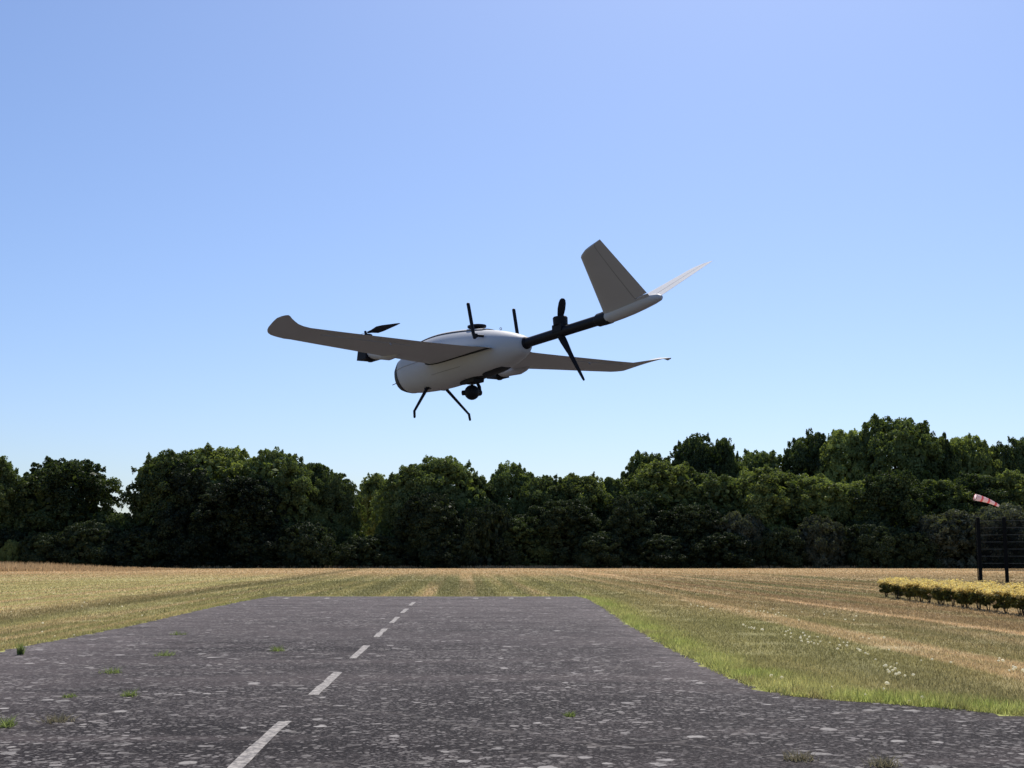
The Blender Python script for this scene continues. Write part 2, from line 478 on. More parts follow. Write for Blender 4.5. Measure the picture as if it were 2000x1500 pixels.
def inside(P, poly):
    x, y = P[:, 0], P[:, 1]; c = np.zeros(len(P), bool); n = len(poly)
    for i in range(n):
        x1, y1 = poly[i]; x2, y2 = poly[(i + 1) % n]
        if y1 == y2: continue
        t = ((y1 > y) != (y2 > y)) & (x < (x2 - x1) * (y - y1) / (y2 - y1) + x1)
        c ^= t
    return c

def dist_poly(P, poly):
    d = np.full(len(P), 1e9)
    for i in range(len(poly)):
        a = poly[i]; b = poly[(i + 1) % len(poly)]; ab = b - a
        t = np.clip(((P - a) @ ab) / (ab @ ab), 0, 1)
        d = np.minimum(d, np.linalg.norm(P - a - t[:, None] * ab, axis=1))
    return d

def lush_of(P):
    d = dist_poly(P, RUN)
    right = P[:, 0] > 0
    w = np.where(right, np.where(P[:, 1] < 17, 1.25, .85), .45)
    w = np.where(P[:, 1] > 45.5, .3, w)
    return np.where(inside(P, RUN), 1, np.clip(1.25 - d / w, 0, 1) * np.where(right, 1.0, .35))

def axis_line(lo, hi, near, step, grow=1.25):
    a = list(np.arange(-near, near + 1e-6, step)); s = step
    x = near
    while x < hi: s *= grow; x += s; a.append(x)
    s = step; x = -near
    while x > lo: s *= grow; x -= s; a.insert(0, x)
    return np.array(a)

gx = axis_line(-1500, 1500, 30, .4)
gy = axis_line(-100, 2500, 0.0, .4)
gy = np.concatenate([[-100, -40, -10], np.arange(0, 60, .4), 60 + np.cumsum(.4 * 1.12 ** np.arange(1, 62))])
gy = gy[gy < 3000]
GX, GY = np.meshgrid(gx, gy)
V = np.stack([GX.ravel(), GY.ravel(), np.zeros(GX.size)], 1)
nx, ny = len(gx), len(gy)
I = (np.arange(ny - 1)[:, None] * nx + np.arange(nx - 1)[None]).ravel()
Fc = np.stack([I, I + 1, I + nx + 1, I + nx], 1)
gm = bpy.data.meshes.new('ground')
gm.vertices.add(len(V)); gm.vertices.foreach_set('co', V.astype(np.float32).ravel())
gm.loops.add(Fc.size); gm.loops.foreach_set('vertex_index', Fc.astype(np.int32).ravel())
gm.polygons.add(len(Fc)); gm.polygons.foreach_set('loop_start', np.arange(0, Fc.size, 4, dtype=np.int32)); gm.polygons.foreach_set('loop_total', np.full(len(Fc), 4, np.int32))
gm.update(calc_edges=True)
gm.materials.append(M_SOIL)
add_attr(gm, 'lush', lush_of(V[:, :2]))
tag(link('ground', gm), kind='structure')

# asphalt sheet with a slightly ragged edge
def ragged(poly, step=.16, amp=.075):
    out = []
    for i in range(len(poly)):
        a, b = np.array(poly[i]), np.array(poly[(i + 1) % len(poly)]); l = np.linalg.norm(b - a)
        n = max(1, int(l / step)) if l < 60 else 1
        nrm = np.array([-(b - a)[1], (b - a)[0]]) / l
        for k in range(n):
            p = a + (b - a) * k / n
            far = min(1., 12 / max(4., p[1]))
            out.append(p + nrm * rng.normal(0, amp) * (1 if k else .3))
    return out
rp = ragged(RUN)
rm = mesh('runway', [(x, y, .004) for x, y in rp], [tuple(reversed(range(len(rp))))], M_ASPH)
if rm.polygons[0].normal.z < 0:
    rm.flip_normals()
runway = tag(link('runway', rm), kind='structure')

# painted dashes: pitch and length measured along the runway
mk = MB()
def dash(u0, u1, v0, v1, z=.008):
    n = 6; L_, R2 = [], []
    for k in range(n + 1):
        v = v0 + (v1 - v0) * k / n
        L_.append((*uv2xy(u0 + rng.normal(0, .006), v), z)); R2.append((*uv2xy(u1 + rng.normal(0, .006), v), z))
    V = L_ + R2
    mk.add(V, [(k, n + 1 + k, n + 2 + k, k + 1) for k in range(n)])
def v_of(py): return ground(911, py)[1] / _rd[1]
HF = 1.6 * 2400
for k in range(-1, 8):
    # 1/(py-1083) runs in equal steps
    vt = v_of(1408) + k * (v_of(1228) - v_of(1408)) / 3
    if vt > 47: continue
    dash(-1.795, -1.675, vt - (2.75 if k else 3.4), vt)
for k, px in enumerate((560, 640, 929, 998, 1070)):
    x, y = ground(px, 1168.5)
    u = x * _ru[0] + y * _ru[1]; v = x * _rd[0] + y * _rd[1]
    dash(u - .09, u + .09, v - .6, v + .3)
tag(mk.build('painted_markings', M_MARK, None, smooth=False), kind='structure')

# ------------------------------------------------------------------ grass
def blades(P, h, w, lean=.5, seed=0):
    r = np.random.default_rng(seed); n = len(P)
    a = r.uniform(0, 2 * np.pi, n); b = r.uniform(0, 2 * np.pi, n)
    h = h * r.uniform(.5, 1.4, n); w = w * r.uniform(.6, 1.4, n)
    t = np.stack([np.cos(a), np.sin(a), 0 * a], 1) * (w / 2)[:, None]
    l = np.stack([np.cos(b) * h * lean * r.uniform(0, 1, n), np.sin(b) * h * lean * r.uniform(0, 1, n), h], 1)
    V = np.empty((n, 3, 3)); V[:, 0] = P - t; V[:, 1] = P + t; V[:, 2] = P + l
    return V.reshape(-1, 3)

def field_points(d0, d1, dens, side_pad=1.5, seed=1):
    r = np.random.default_rng(seed)
    wid = d1 * 0.62 + side_pad
    n = int(dens * (d1 - d0) * 2 * wid)
    P = np.stack([r.uniform(-wid, wid, n), r.uniform(d0, d1, n)], 1)
    P = P[np.abs(P[:, 0]) < P[:, 1] * .62 + side_pad]
    return P[~inside(P, RUN)]

def clumpy(P, s, thr, seed):
    """keep more points where a cheap value noise is high"""
    r = np.random.default_rng(seed)
    ang = r.uniform(0, 2 * np.pi, 9); fr = r.uniform(.5, 2.2, 9) * s; ph = r.uniform(0, 6.28, 9)
    v = sum(np.sin((P[:, 0] * np.cos(a) + P[:, 1] * np.sin(a)) * f + p) for a, f, p in zip(ang, fr, ph)) / 3
    return P[(v + r.normal(0, .7, len(P))) > thr]

G = []
LU = []
for (d0, d1, dens, h, w) in ((11.5, 20, 1400, .042, .010), (20, 32, 650, .042, .014), (32, 50, 260, .045, .022), (50, 75, 80, .05, .045), (75, 110, 28, .05, .06), (110, 146, 12, .05, .08)):
    P = clumpy(field_points(d0, d1, dens, seed=int(d0)), 2.2, -1.2, int(d1))
    lu = lush_of(P)
    hh = h * (1 + 1.2 * lu)
    G.append(blades(np.c_[P, 0 * P[:, 0]], hh, w, .9, int(d0 * 3))); LU.append(np.repeat(lu, 3))
GV = np.concatenate(G); LUV = np.concatenate(LU)
me = fast_mesh('grass', GV, 3, M_BLADE); add_attr(me, 'lush', LUV)
tag(link('grass', me), kind='stuff')
# extra taller blades right along the asphalt edge
r = np.random.default_rng(11)
seg = []
for i in range(len(edge_r) - 2):
    a, b = np.array(edge_r[i]), np.array(edge_r[i + 1]); l = np.linalg.norm(b - a)
    n = int(l * 420 * min(1, 22 / max(12, a[1])))
    t = r.uniform(0, 1, n)[:, None]; nr = np.array([(b - a)[1], -(b - a)[0]]) / l
    if nr[0] + nr[1] * .3 < 0: nr = -nr
    nr = nr if a[1] > 14.5 else np.array([0, 1.])
    seg.append(a + (b - a) * t + nr * (np.abs(r.normal(0, .30, n))[:, None] - .10 * r.uniform(0, 1, n)[:, None] ** 2))
for i in range(len(edge_l) - 2):
    a, b = np.array(edge_l[i]), np.array(edge_l[i + 1]); l = np.linalg.norm(b - a)
    n = int(l * 160)
    t = r.uniform(0, 1, n)[:, None]
    seg.append(a + (b - a) * t + np.array([-1, 0.]) * (np.abs(r.normal(0, .22, n))[:, None] - .03))
P = np.concatenate(seg)
me = fast_mesh('verge_grass', blades(np.c_[P, 0 * P[:, 0]], .052, .013, 1.3, 5), 3, M_BLADE)
add_attr(me, 'lush', np.repeat(np.where(P[:, 0] > 0, 1.0, .55), 3))
tag(link('verge_grass', me), kind='stuff')

# uncut straw-coloured grass at the foot of the wood
r = np.random.default_rng(5)
n = 26000
X = r.uniform(-66, 66, n); Y = r.uniform(146, 153.5, n)
hh = .28 + .0 * X
P1 = np.stack([X, Y, 0 * X], 1)
n2 = 16000
X2 = r.uniform(-62, -36, n2); Y2 = r.uniform(118, 140, n2) ; P2 = np.stack([X2, Y2, 0 * X2], 1)
h2 = np.interp(X2, [-62, -52, -44, -36], [.75, .65, .28, .08])
M_STRAW = blade_mat('uncut dry grass', 1.0, (.52, .375, .21), .4)
me = fast_mesh('tall_dry_grass', np.concatenate([blades(P1, .30, .09, .5, 6), blades(P2, h2, .10, .4, 7)]), 3, M_STRAW)
tag(link('tall_dry_grass', me), kind='stuff')

# ------------------------------------------------------------------ weeds growing through the asphalt
M_WEED = blade_mat('weed leaves', 1.0, (.22, .27, .085), .5)
M_WEEDD = blade_mat('withered weed leaves', 1.0, (.24, .21, .13), .4)
weeds = [
 (40, 1279, .20, .06, 150, 1, 'tall upright grass tuft at the left edge of the asphalt'),
 (348, 1240, .10, .22, 220, 1, 'thin low weed patch on the asphalt, farthest up along the left margin'),
 (322, 1281, .10, .24, 240, 1, 'sparse weed tuft left of the dashed line with pale dry stems'),
 (541, 1272, .11, .18, 300, 1, 'yellowish weed tuft nearest to the dashed line'),
 (218, 1315, .10, .20, 300, 1, 'weed with dark leaves in the middle of a pale dusty patch'),
 (255, 1360, .09, .13, 320, 1, 'bright green compact weed, left part of the asphalt'),
 (138, 1362, .05, .13, 240, 1, 'flat bright green weed patch just left of the compact green weed'),
 (115, 1410, .10, .20, 300, 0, 'withered greyish weed clump low on the left of the asphalt'),
 (10, 1420, .12, .14, 320, 1, 'green weed cut by the left picture border'),
 (1113, 1400, .06, .09, 260, 1, 'small lone bright green weed right of the dashed line'),
 (1560, 1486, .10, .16, 300, 0, 'withered pale weed clump on the near right asphalt'),
 (1725, 1497, .11, .16, 300, 0, 'dry straw coloured weed at the bottom border of the photo'),
]
for i, (px, py, h, rad, n, green, lab) in enumerate(weeds):
    r = np.random.default_rng(50 + i); x, y = ground(px, py)
    a = r.uniform(0, 6.283, n); q = rad * np.sqrt(r.uniform(0, 1, n)) * (r.uniform(.3, 1, n))
    P = np.stack([np.cos(a) * q, np.sin(a) * q, 0 * a + .004], 1)
    hh = h * (1.15 - .7 * q / rad)
    me = fast_mesh('weed_tuft', blades(P[:n // 3] if i else P, (hh[:n // 3] if i else hh) * (.8 if i else 1), .011, 2.0 if i else .6, 90 + i), 3, M_WEED if green else M_WEEDD)
    o = link('weed_tuft', me); o.location = (x, y, 0)
    tag(o, lab, 'weed', 'weeds growing through the asphalt')

# ------------------------------------------------------------------ clover flowers
M_PETAL = blade_mat('white clover petals', 1.0, (.80, .76, .60), .55)
fm = MB()
for k in range(3):
    n = 8
ring = lambda rr, z: [(rr * math.cos(2 * math.pi * k / 8), rr * math.sin(2 * math.pi * k / 8), z) for k in range(8)]
fm.loft([ring(.010, .045), ring(.024, .055), ring(.027, .068), ring(.018, .082), ring(.004, .088)])
fl_me = None
fo = fm.build('clover_flower', M_PETAL); 
tb = MB(); tb.tube([(0, 0, 0), (.004, .002, .05)], .0018, 5)
st = tb.build('stem', M_WEED, fo)
fl_spots = []
r = np.random.default_rng(3)
CL = [(1345, 1184, 1405, 1196, 12, 'in the farthest small cluster right of the runway end'), (1460, 1196, 1545, 1206, 9, 'in the far scattered row right of the runway'),
      (1415, 1218, 1500, 1236, 9, 'just beyond the bright green margin on the right'), (1530, 1234, 1600, 1262, 20, 'in the dense cluster in the middle of the right field'),
      (1600, 1258, 1700, 1282, 12, 'at the near end of the dense cluster in the right field'), (1715, 1306, 1790, 1326, 12, 'in the near cluster above the green margin on the right'),
      (1950, 1292, 2003, 1322, 10, 'in the cluster at the right picture border'), (1560, 1215, 1900, 1300, 12, 'scattered singly over the brown right field'),
      (1500, 1320, 1850, 1375, 9, 'standing singly in the green margin at the lower right'), (1440, 1185, 1700, 1215, 8, 'scattered far off below the golden hedge'),
      (60, 1150, 300, 1215, 14, 'scattered in the left field'), (280, 1150, 490, 1180, 9, 'near the far left edge of the asphalt'), (0, 1195, 160, 1250, 6, 'low at the left border of the photo')]
for x0, y0, x1, y1, n, where in CL:
    for k in range(n):
        t = r.uniform(0, 1)
        fl_spots.append((x0 + (x1 - x0) * t, y0 + (y1 - y0) * np.clip(t + r.normal(0, .22), 0, 1), where))
used = False
for px, py, where in fl_spots:
    x, y = ground(px, py)
    if inside(np.array([[x, y]]), RUN)[0]: continue
    if not used: o, q = fo, st; used = True
    else:
        o = fo.copy(); COL.objects.link(o); q = st.copy(); COL.objects.link(q); q.parent = o
    o.location = (x, y, 0); o.rotation_euler = (r.normal(0, .15), r.normal(0, .15), r.uniform(0, 6)); k = r.uniform(.5, 1.0); o.scale = (k, k, k)
    tag(o, 'small white clover flower ' + where, 'flower', 'white clover flowers ' + where)

# ------------------------------------------------------------------ trees
def leaf_cloud(C, Rb, nleaf, size, r, center, thick=.25, up=0.0):
    """leaves spread over the skins of many small balls C,Rb"""
    w = Rb ** 2; w = w / w.sum()
    b = r.choice(len(C), nleaf, p=w)
    d = r.normal(0, 1, (nleaf, 3)); d /= np.linalg.norm(d, axis=1)[:, None]
    out = C[b] - center; out /= np.linalg.norm(out, axis=1)[:, None] + 1e-9
    flip = (d * out).sum(1) < -.25
    d[flip] *= -1
    d[:, 2] = np.where((d[:, 2] < -.2) & (r.uniform(0, 1, nleaf) < .5), -d[:, 2], d[:, 2])
    P = C[b] + d * (Rb[b] * (1 - thick * r.uniform(0, 1, nleaf) ** 1.5 + .07 * r.uniform(0, 1, nleaf) * (r.uniform(0, 1, nleaf) < .3)))[:, None]
    nrm = d + r.normal(0, .75, (nleaf, 3)); nrm[:, 2] += up; nrm /= np.linalg.norm(nrm, axis=1)[:, None]
    t = r.normal(0, 1, (nleaf, 3)); t -= nrm * (t * nrm).sum(1)[:, None]; t /= np.linalg.norm(t, axis=1)[:, None]
    bt = np.cross(nrm, t)
    s = size * r.uniform(.55, 1.35, nleaf)
    V = np.empty((nleaf, 4, 3))
    V[:, 0] = P + t * (s * .6)[:, None]; V[:, 1] = P + bt * (s * .38)[:, None] + nrm * (s * .08)[:, None]
    V[:, 2] = P - t * (s * .6)[:, None]; V[:, 3] = P - bt * (s * .38)[:, None] + nrm * (s * .08)[:, None]
    return V

def crown_mesh(name, seed, mat, nleaf=48000, size=.045, kind='round', nb=330):
    """unit crown: radius 1, z 0..1"""
    r = np.random.default_rng(seed)
    def prof(z):
        if kind == 'round': return np.interp(z, [0, .12, .35, .6, .8, .93, 1], [.80, .93, 1, .98, .86, .62, .30])
        if kind == 'tall': return np.interp(z, [0, .15, .35, .6, .8, .93, 1], [.75, .9, 1, .93, .76, .52, .22])
        if kind == 'shrub': return np.interp(z, [0, .2, .5, .75, .92, 1], [.9, 1, .95, .82, .55, .25])
        return np.interp(z, [0, .15, .45, .65, .85, 1], [.6, .8, 1, .97, .80, .35])
    ZR = 1.3 if kind == 'shrub' else 2.5
    if kind == 'shrub': nleaf = 24000; nb = 150
    lob = r.uniform(0, 6.28, 4); amp = r.uniform(.06, .14, 4)
    C, Rb = [], []
    for k in range(nb):
        z = r.uniform(0, 1) ** .85
        a = r.uniform(0, 6.28)
        rad = prof(z) * (1 + sum(amp[j] * math.sin((j + 2) * a + lob[j]) for j in range(4)))
        rb = r.uniform(.07, .12) if r.uniform() < .6 else r.uniform(.12, .24)
        q = (rad - rb * .7) * (r.uniform(.72, 1.08))
        C.append((q * math.cos(a), q * math.sin(a), z * .92)); Rb.append(rb)
    for k in range(16):      # twig tufts that break the outline at the top
        a = r.uniform(0, 6.28); z = r.uniform(.72, 1.0); q = prof(z) * r.uniform(.3, .95)
        C.append((q * math.cos(a), q * math.sin(a), z + r.uniform(-.03, .025))); Rb.append(r.uniform(.05, .11))
    C = np.array(C); Rb = np.array(Rb)
    V = leaf_cloud(C * [1, 1, ZR], Rb, nleaf, size, r, np.array([0, 0, .6]), .45)
    # inner foliage of bigger sprays so that little light gets through
    m = 2600
    z = r.uniform(0.0, .86, m); a = r.uniform(0, 6.28, m); q = prof(z) * .80 * np.sqrt(r.uniform(.05, 1, m))
    Ci = np.stack([q * np.cos(a), q * np.sin(a), z * ZR], 1)
    Vi = leaf_cloud(Ci, np.full(m, .04), m, size * 3.0, r, np.array([0, 0, .6]), .4)
    # upright sprays that feather the outline
    m = 110 if kind != 'shrub' else 60
    z = r.uniform(.30, .97, m); a = r.uniform(0, 6.28, m); q = prof(z) * r.uniform(.72, .95, m)
    B = np.stack([q * np.cos(a), q * np.sin(a), z * ZR], 1)
    dr = np.stack([np.cos(a) * .5 * q, np.sin(a) * .5 * q, np.ones(m)], 1) + r.normal(0, .25, (m, 3)); dr /= np.linalg.norm(dr, axis=1)[:, None]
    tt = np.linspace(0, 1, 5); ln = r.uniform(.04, .15, m)
    Cs = (B[:, None] + dr[:, None] * (tt[None, :, None] * ln[:, None, None])).reshape(-1, 3); Rs = np.tile(.068 * (1.15 - tt), m)
    Vs = leaf_cloud(Cs, Rs, 26 * len(Cs), size * .85, r, np.array([0, 0, .6]), .9)
    V = np.concatenate([V, Vi, Vs]).reshape(-1, 3)
    V[:, 2] = V[:, 2] / ZR
    V[:, 2] = np.maximum(V[:, 2], 0.004)
    return fast_mesh(name, V, 4, mat)

mats = {'n': M_LEAF, 'y': M_LEAF2, 'g': M_LEAF3, 'd': M_LEAFSHADE}
protos = {}
for key, seed, mk_, kind in (('n0', 1, 'n', 'round'), ('n1', 2, 'n', 'tall'), ('n2', 3, 'n', 'round'), ('n3', 4, 'n', 'open'), ('y0', 5, 'y', 'round'), ('y1', 6, 'y', 'open'),
                             ('g0', 8, 'g', 'shrub'), ('d0', 9, 'd', 'round'), ('d1', 10, 'd', 'tall'), ('d2', 11, 'd', 'shrub'), ('y2', 12, 'y', 'shrub')):
    protos[key] = crown_mesh('crown', seed, mats[mk_], kind=kind)

def trunk_mesh(seed):
    r = np.random.default_rng(seed); b = MB()
    top = (r.normal(0, .03), r.normal(0, .03), .8)
    b.tube([(0, 0, 0), (.01, .01, .03), (r.normal(0, .02), 0, .35), top], [.055, .040, .030, .008], 9)
    for k in range(7):
        z = .22 + .08 * k; a = k * 2.4 + r.uniform(0, .5); q = r.uniform(.45, .7) * (1 - z * .5)
        b.tube([(0, 0, z), (q * .5 * math.cos(a), q * .5 * math.sin(a), z + .09), (q * math.cos(a), q * math.sin(a), z + .2)], [.018, .011, .004], 6)
    me = mesh('trunk', b.v, b.f, M_BARK, True)
    return me
trunks = [trunk_mesh(s) for s in (1, 2, 3)]

# (centre px, half width px, top py, depth, proto, low edge of crown as share of height, label)
TR = [
 (-8, 52, 886, 156, 'n1', .10, 'half cut dark tree at the left picture border'),
 (133, 80, 892, 158, 'n0', .02, 'broad dome shaped dark tree standing left of the sky gap'),
 (58, 50, 935, 166, 'd0', .02, 'lower dark tree squeezed between the border tree and the broad dome'),
 (334, 70, 879, 156, 'n2', .02, 'dark tree on the right of the sky gap, left shoulder of the big clump'),
 (420, 92, 871, 159, 'y0', .02, 'tall tree with yellowish green top in the middle of the left clump'),
 (370, 60, 905, 153, 'd1', .02, 'very dark lower tree in front of the yellowish topped tree'),
 (540, 66, 876, 157, 'n3', .02, 'tree with loose see-through top at the right of the left clump'),
 (605, 62, 902, 160, 'n1', .02, 'dark tree with several small peaks right of the loose topped tree'),
 (650, 38, 922, 157, 'n3', .02, 'narrow tree at the right end of the left clump, above the notch'),
 (480, 70, 930, 152, 'd0', .02, 'dark low tree filling the front of the left clump'),
 (238, 34, 1000, 157, 'n0', .02, 'small low tree closing the sky gap at the left'),
 (735, 30, 924, 186, 'y1', .25, 'slender airy young tree standing alone in the notch'),
 (672, 44, 1020, 156, 'y2', .0, 'sunlit yellow green bush leaning below the notch'),
 (806, 60, 903, 156, 'n1', .0, 'dark tree whose left flank slopes down into the notch'),
 (868, 70, 890, 158, 'n2', .0, 'highest spiky tree of the centre clump, below the aircraft nose'),
 (930, 52, 925, 160, 'n1', .0, 'medium dark tree right of the highest centre tree'),
 (1000, 50, 903, 162, 'n3', .0, 'centre tree with one thin twig rising above its top'),
 (840, 60, 960, 151, 'd1', .0, 'near black lower tree in front of the centre clump'),
 (1062, 52, 926, 158, 'n0', .0, 'rounded tree in the row right of the twig topped tree'),
 (1128, 60, 924, 157, 'y0', .0, 'rounded tree with yellowish top at the middle of the row'),
 (1190, 44, 930, 160, 'n1', .0, 'dark narrow tree just left of where the wood rises'),
 (1030, 44, 1008, 151, 'n0', .0, 'mid green bush protruding at the foot of the centre row'),
 (1100, 60, 975, 152, 'd0', .0, 'dark rounded tree in front of the yellowish topped centre tree'),
 (950, 56, 985, 151, 'd2', .0, 'dark wide shrub below the medium centre tree'),
 (1268, 52, 880, 182, 'n0', .05, 'first dark tree of the rear row where the wood rises'),
 (1300, 82, 900, 160, 'y0', .0, 'sunlit green tree at the left shoulder of the right wood'),
 (1358, 52, 847, 184, 'n2', .05, 'tall dark rear tree with rounded top, left of the narrow rear one'),
 (1414, 30, 851, 186, 'n1', .1, 'narrow dark rear tree beside the tall rounded one'),
 (1482, 58, 876, 186, 'n0', .05, 'low dark rear tree in the dip of the skyline'),
 (1390, 66, 925, 158, 'n2', .0, 'front tree with mixed green and dark clumps below the narrow rear tree'),
 (1490, 74, 912, 157, 'y0', .0, 'wide light green front tree below the skyline dip'),
 (1583, 54, 842, 182, 'n3', .05, 'dark rear tree with lacy branches left of the summit'),
 (1652, 58, 836, 178, 'y1', .05, 'green rear tree touching the left flank of the highest tree'),
 (1748, 82, 808, 176, 'n0', .03, 'highest tree of the whole wood, broad rounded summit on the right'),
 (1824, 44, 842, 176, 'y0', .03, 'large light green tree right of the highest tree'),
 (1888, 56, 848, 178, 'y1', .03, 'rear tree with pointed tufts, right part of the skyline'),
 (1945, 42, 866, 180, 'n3', .05, 'sunken rear tree between the tufted one and the right border'),
 (1998, 46, 853, 182, 'n2', .05, 'half cut rear tree at the right picture border'),
 (1580, 72, 925, 159, 'y0', .0, 'yellow green front tree under the lacy rear tree'),
 (1660, 60, 938, 158, 'y1', .0, 'loose light green front tree left of the dark round one'),
 (1738, 66, 916, 155, 'n0', .0, 'dark round front tree below the highest tree'),
 (1826, 62, 935, 160, 'y1', .0, 'light green front tree behind the grey bushes'),
 (1905, 66, 925, 162, 'n2', .0, 'front tree right behind the windsock'),
 (1985, 62, 918, 161, 'y0', .0, 'light green front tree above the netting, cut by the right border'),
 (1230, 58, 965, 153, 'd1', .0, 'dark front tree at the foot of the rising wood'),
 (1350, 60, 985, 152, 'd0', .0, 'dark low front tree under the mixed green tree'),
 (1440, 54, 1005, 151, 'g0', .0, 'dull grey green bush left of the low grey willow'),
 (1592, 52, 1012, 150, 'g0', .0, 'grey willow bush at the foot of the yellow green front tree'),
 (1850, 72, 1002, 149, 'g0', .0, 'large grey willow bush left of the fence posts'),
 (1950, 70, 990, 150, 'g0', .0, 'grey willow bush seen through the netting'),
 (1520, 46, 1030, 149, 'd2', .0, 'dark shrub between the two grey bushes on the right'),
 (1690, 60, 1020, 150, 'd2', .0, 'dark shrub at the foot of the dark round tree'),
 (1765, 50, 1035, 148, 'd2', .0, 'low dark shrub left of the large willow bush'),
 (1290, 60, 1045, 149, 'd2', .0, 'low dark shrub at the foot of the sunlit shoulder tree'),
 (1170, 56, 1040, 149, 'd2', .0, 'low dark shrub under the narrow dark tree'),
 (730, 60, 1045, 150, 'd2', .0, 'low dark shrub under the slope right of the notch'),
 (600, 60, 1020, 150, 'd2', .0, 'dark shrub at the foot of the small peaked tree'),
 (300, 70, 1030, 150, 'd2', .0, 'dark shrub at the left foot of the left clump'),
 (190, 60, 1020, 150, 'd2', .0, 'dark shrub below the sky gap at the left'),
 (100, 50, 1040, 150, 'd2', .0, 'dark shrub under the dome shaped tree'),
 (395, 60, 1032, 150, 'd2', .0, 'dark shrub below the very dark lower tree of the left clump'),
 (500, 62, 1038, 149.5, 'd2', .0, 'low dark shrub under the loose topped tree'),
 (865, 62, 1035, 149.5, 'd2', .0, 'low dark shrub below the highest centre tree'),
 (20, 60, 1035, 152, 'd2', .0, 'dark shrub at the left picture border behind the tall dry grass'),
 (1400, 62, 1040, 149, 'd2', .0, 'low dark shrub left of the dull grey green bush'),
 (1960, 70, 1030, 148, 'd2', .0, 'dark shrub at the right border seen through the netting'),
 (34, 16, 1056, 149, 'y2', .0, 'small bright green bush lit up between the leftmost trunks'),
]
def put_tree(px, hw, tp, dep, key, low, lab, i):
    x = (px - 1000) / 2400 * dep * CP * 1.012; H = 1.6 + (1083 - tp) * dep / 2400
    rx = hw * dep / 2400
    shrub = key in ('g0', 'd2', 'y2')
    root = link('shrub' if shrub else 'tree', None)
    root.location = (x, dep, 0)
    tag(root, lab, 'bush' if shrub else 'tree', 'shrubs at the foot of the wood' if shrub else 'trees of the wood')
    c = link('foliage' if shrub else 'crown', protos[key], root)
    z0 = H * low
    c.location = (0, 0, z0 - .02); c.scale = (rx * 1.2, rx * 1.2 * (1 if hw > 40 else 1.3), (H - z0) * .985)
    c.rotation_euler = (0, 0, (i * 1.37) % 6.28)
    t = link('stem' if shrub else 'trunk', trunks[i % 3], root)
    t.scale = (H * .35 if not shrub else H * .5, H * .35 if not shrub else H * .5, H * .9)
for i, a in enumerate(TR): put_tree(*a, i)

# far wood glimpsed in the gaps
r = np.random.default_rng(77)
n = 420
C = np.stack([r.uniform(-120, 120, n), r.uniform(245, 262, n), r.uniform(1, 8.5, n)], 1)
Vd = leaf_cloud(C, r.uniform(1.6, 3.0, n), 42000, .9, r, np.array([0, 260, -40.]), .4).reshape(-1, 3)
# the same wood running on to both sides
m = 1300
sx_ = np.where(r.uniform(0, 1, m) < .5, -1, 1); xx = r.uniform(78, 250, m)
Cw = np.stack([sx_ * xx, r.uniform(150, 176, m) - (xx - 78) * .12, r.uniform(.5, 11.5, m) * (1 + .12 * np.sin(xx * .35))], 1)
Vw = leaf_cloud(Cw, r.uniform(1.4, 2.8, m), 90000, .8, r, np.array([0, 170, -60.]), .4).reshape(-1, 3)
Vd = np.concatenate([Vd, Vw])
Vd[:, 2] = np.maximum(Vd[:, 2], .02)
tag(link('distant_wood', fast_mesh('distant_wood', Vd, 4, M_LEAF)), kind='stuff')

# ------------------------------------------------------------------ golden hedge
def hedge_proto(seed):
    r = np.random.default_rng(seed)
    C, Rb = [], []
    for k in range(22):
        z = r.uniform(.26, .66); a = r.uniform(0, 6.28); q = np.interp(z, [.2, .4, .7], [.08, .17, .24]) * r.uniform(.3, 1)
        C.append((q * math.cos(a), q * math.sin(a), z - .08 * (k % 3 == 0))); Rb.append(r.uniform(.06, .11))
    C = np.array(C); Rb = np.array(Rb)
    V = leaf_cloud(C, Rb, 2600, .050, r, np.array([0, 0, .35]), .6, .2)
    # young upright shoots on top
    m = 420; a = r.uniform(0, 6.28, m); q = .28 * np.sqrt(r.uniform(0, 1, m))
    Cs = np.stack([q * np.cos(a), q * np.sin(a), np.minimum(.66 + .05 * r.exponential(1, m), .86)], 1)
    Vs = leaf_cloud(Cs, np.full(m, .02), m * 2, .05, r, np.array([0, 0, .3]), .6, 0)
    V = np.concatenate([V, Vs])
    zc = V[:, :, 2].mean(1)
    young_glow = np.clip((zc - .565 + r.normal(0, .05, len(zc))) / .09, 0, 1)  # yellower with height: new growth, with the backlit glow painted in
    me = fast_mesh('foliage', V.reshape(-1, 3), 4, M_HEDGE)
    add_attr(me, 'young_glow', np.repeat(young_glow, 4))
    b = MB()
    for k in range(4):
        a = k * 1.6 + r.uniform(0, 1); e = .13
        b.tube([(.02 * math.cos(a), .02 * math.sin(a), 0), (.05 * math.cos(a), .05 * math.sin(a), .18), (e * math.cos(a), e * math.sin(a), .48)], [.013, .010, .005], 6)
    st = mesh('stem', b.v, b.f, M_HBARK, True)
    return me, st
hp = [hedge_proto(s) for s in (21, 22, 23, 24)]
h0, h1 = np.array(ground(1733, 1167)), np.array(ground(2030, 1207))
nh = 19
ords = ['first', 'second', 'third', 'fourth', 'fifth', 'sixth', 'seventh', 'eighth', 'ninth', 'tenth', 'eleventh', 'twelfth', 'thirteenth', 'fourteenth', 'fifteenth', 'sixteenth', 'seventeenth', 'eighteenth', 'nineteenth', 'twentieth']
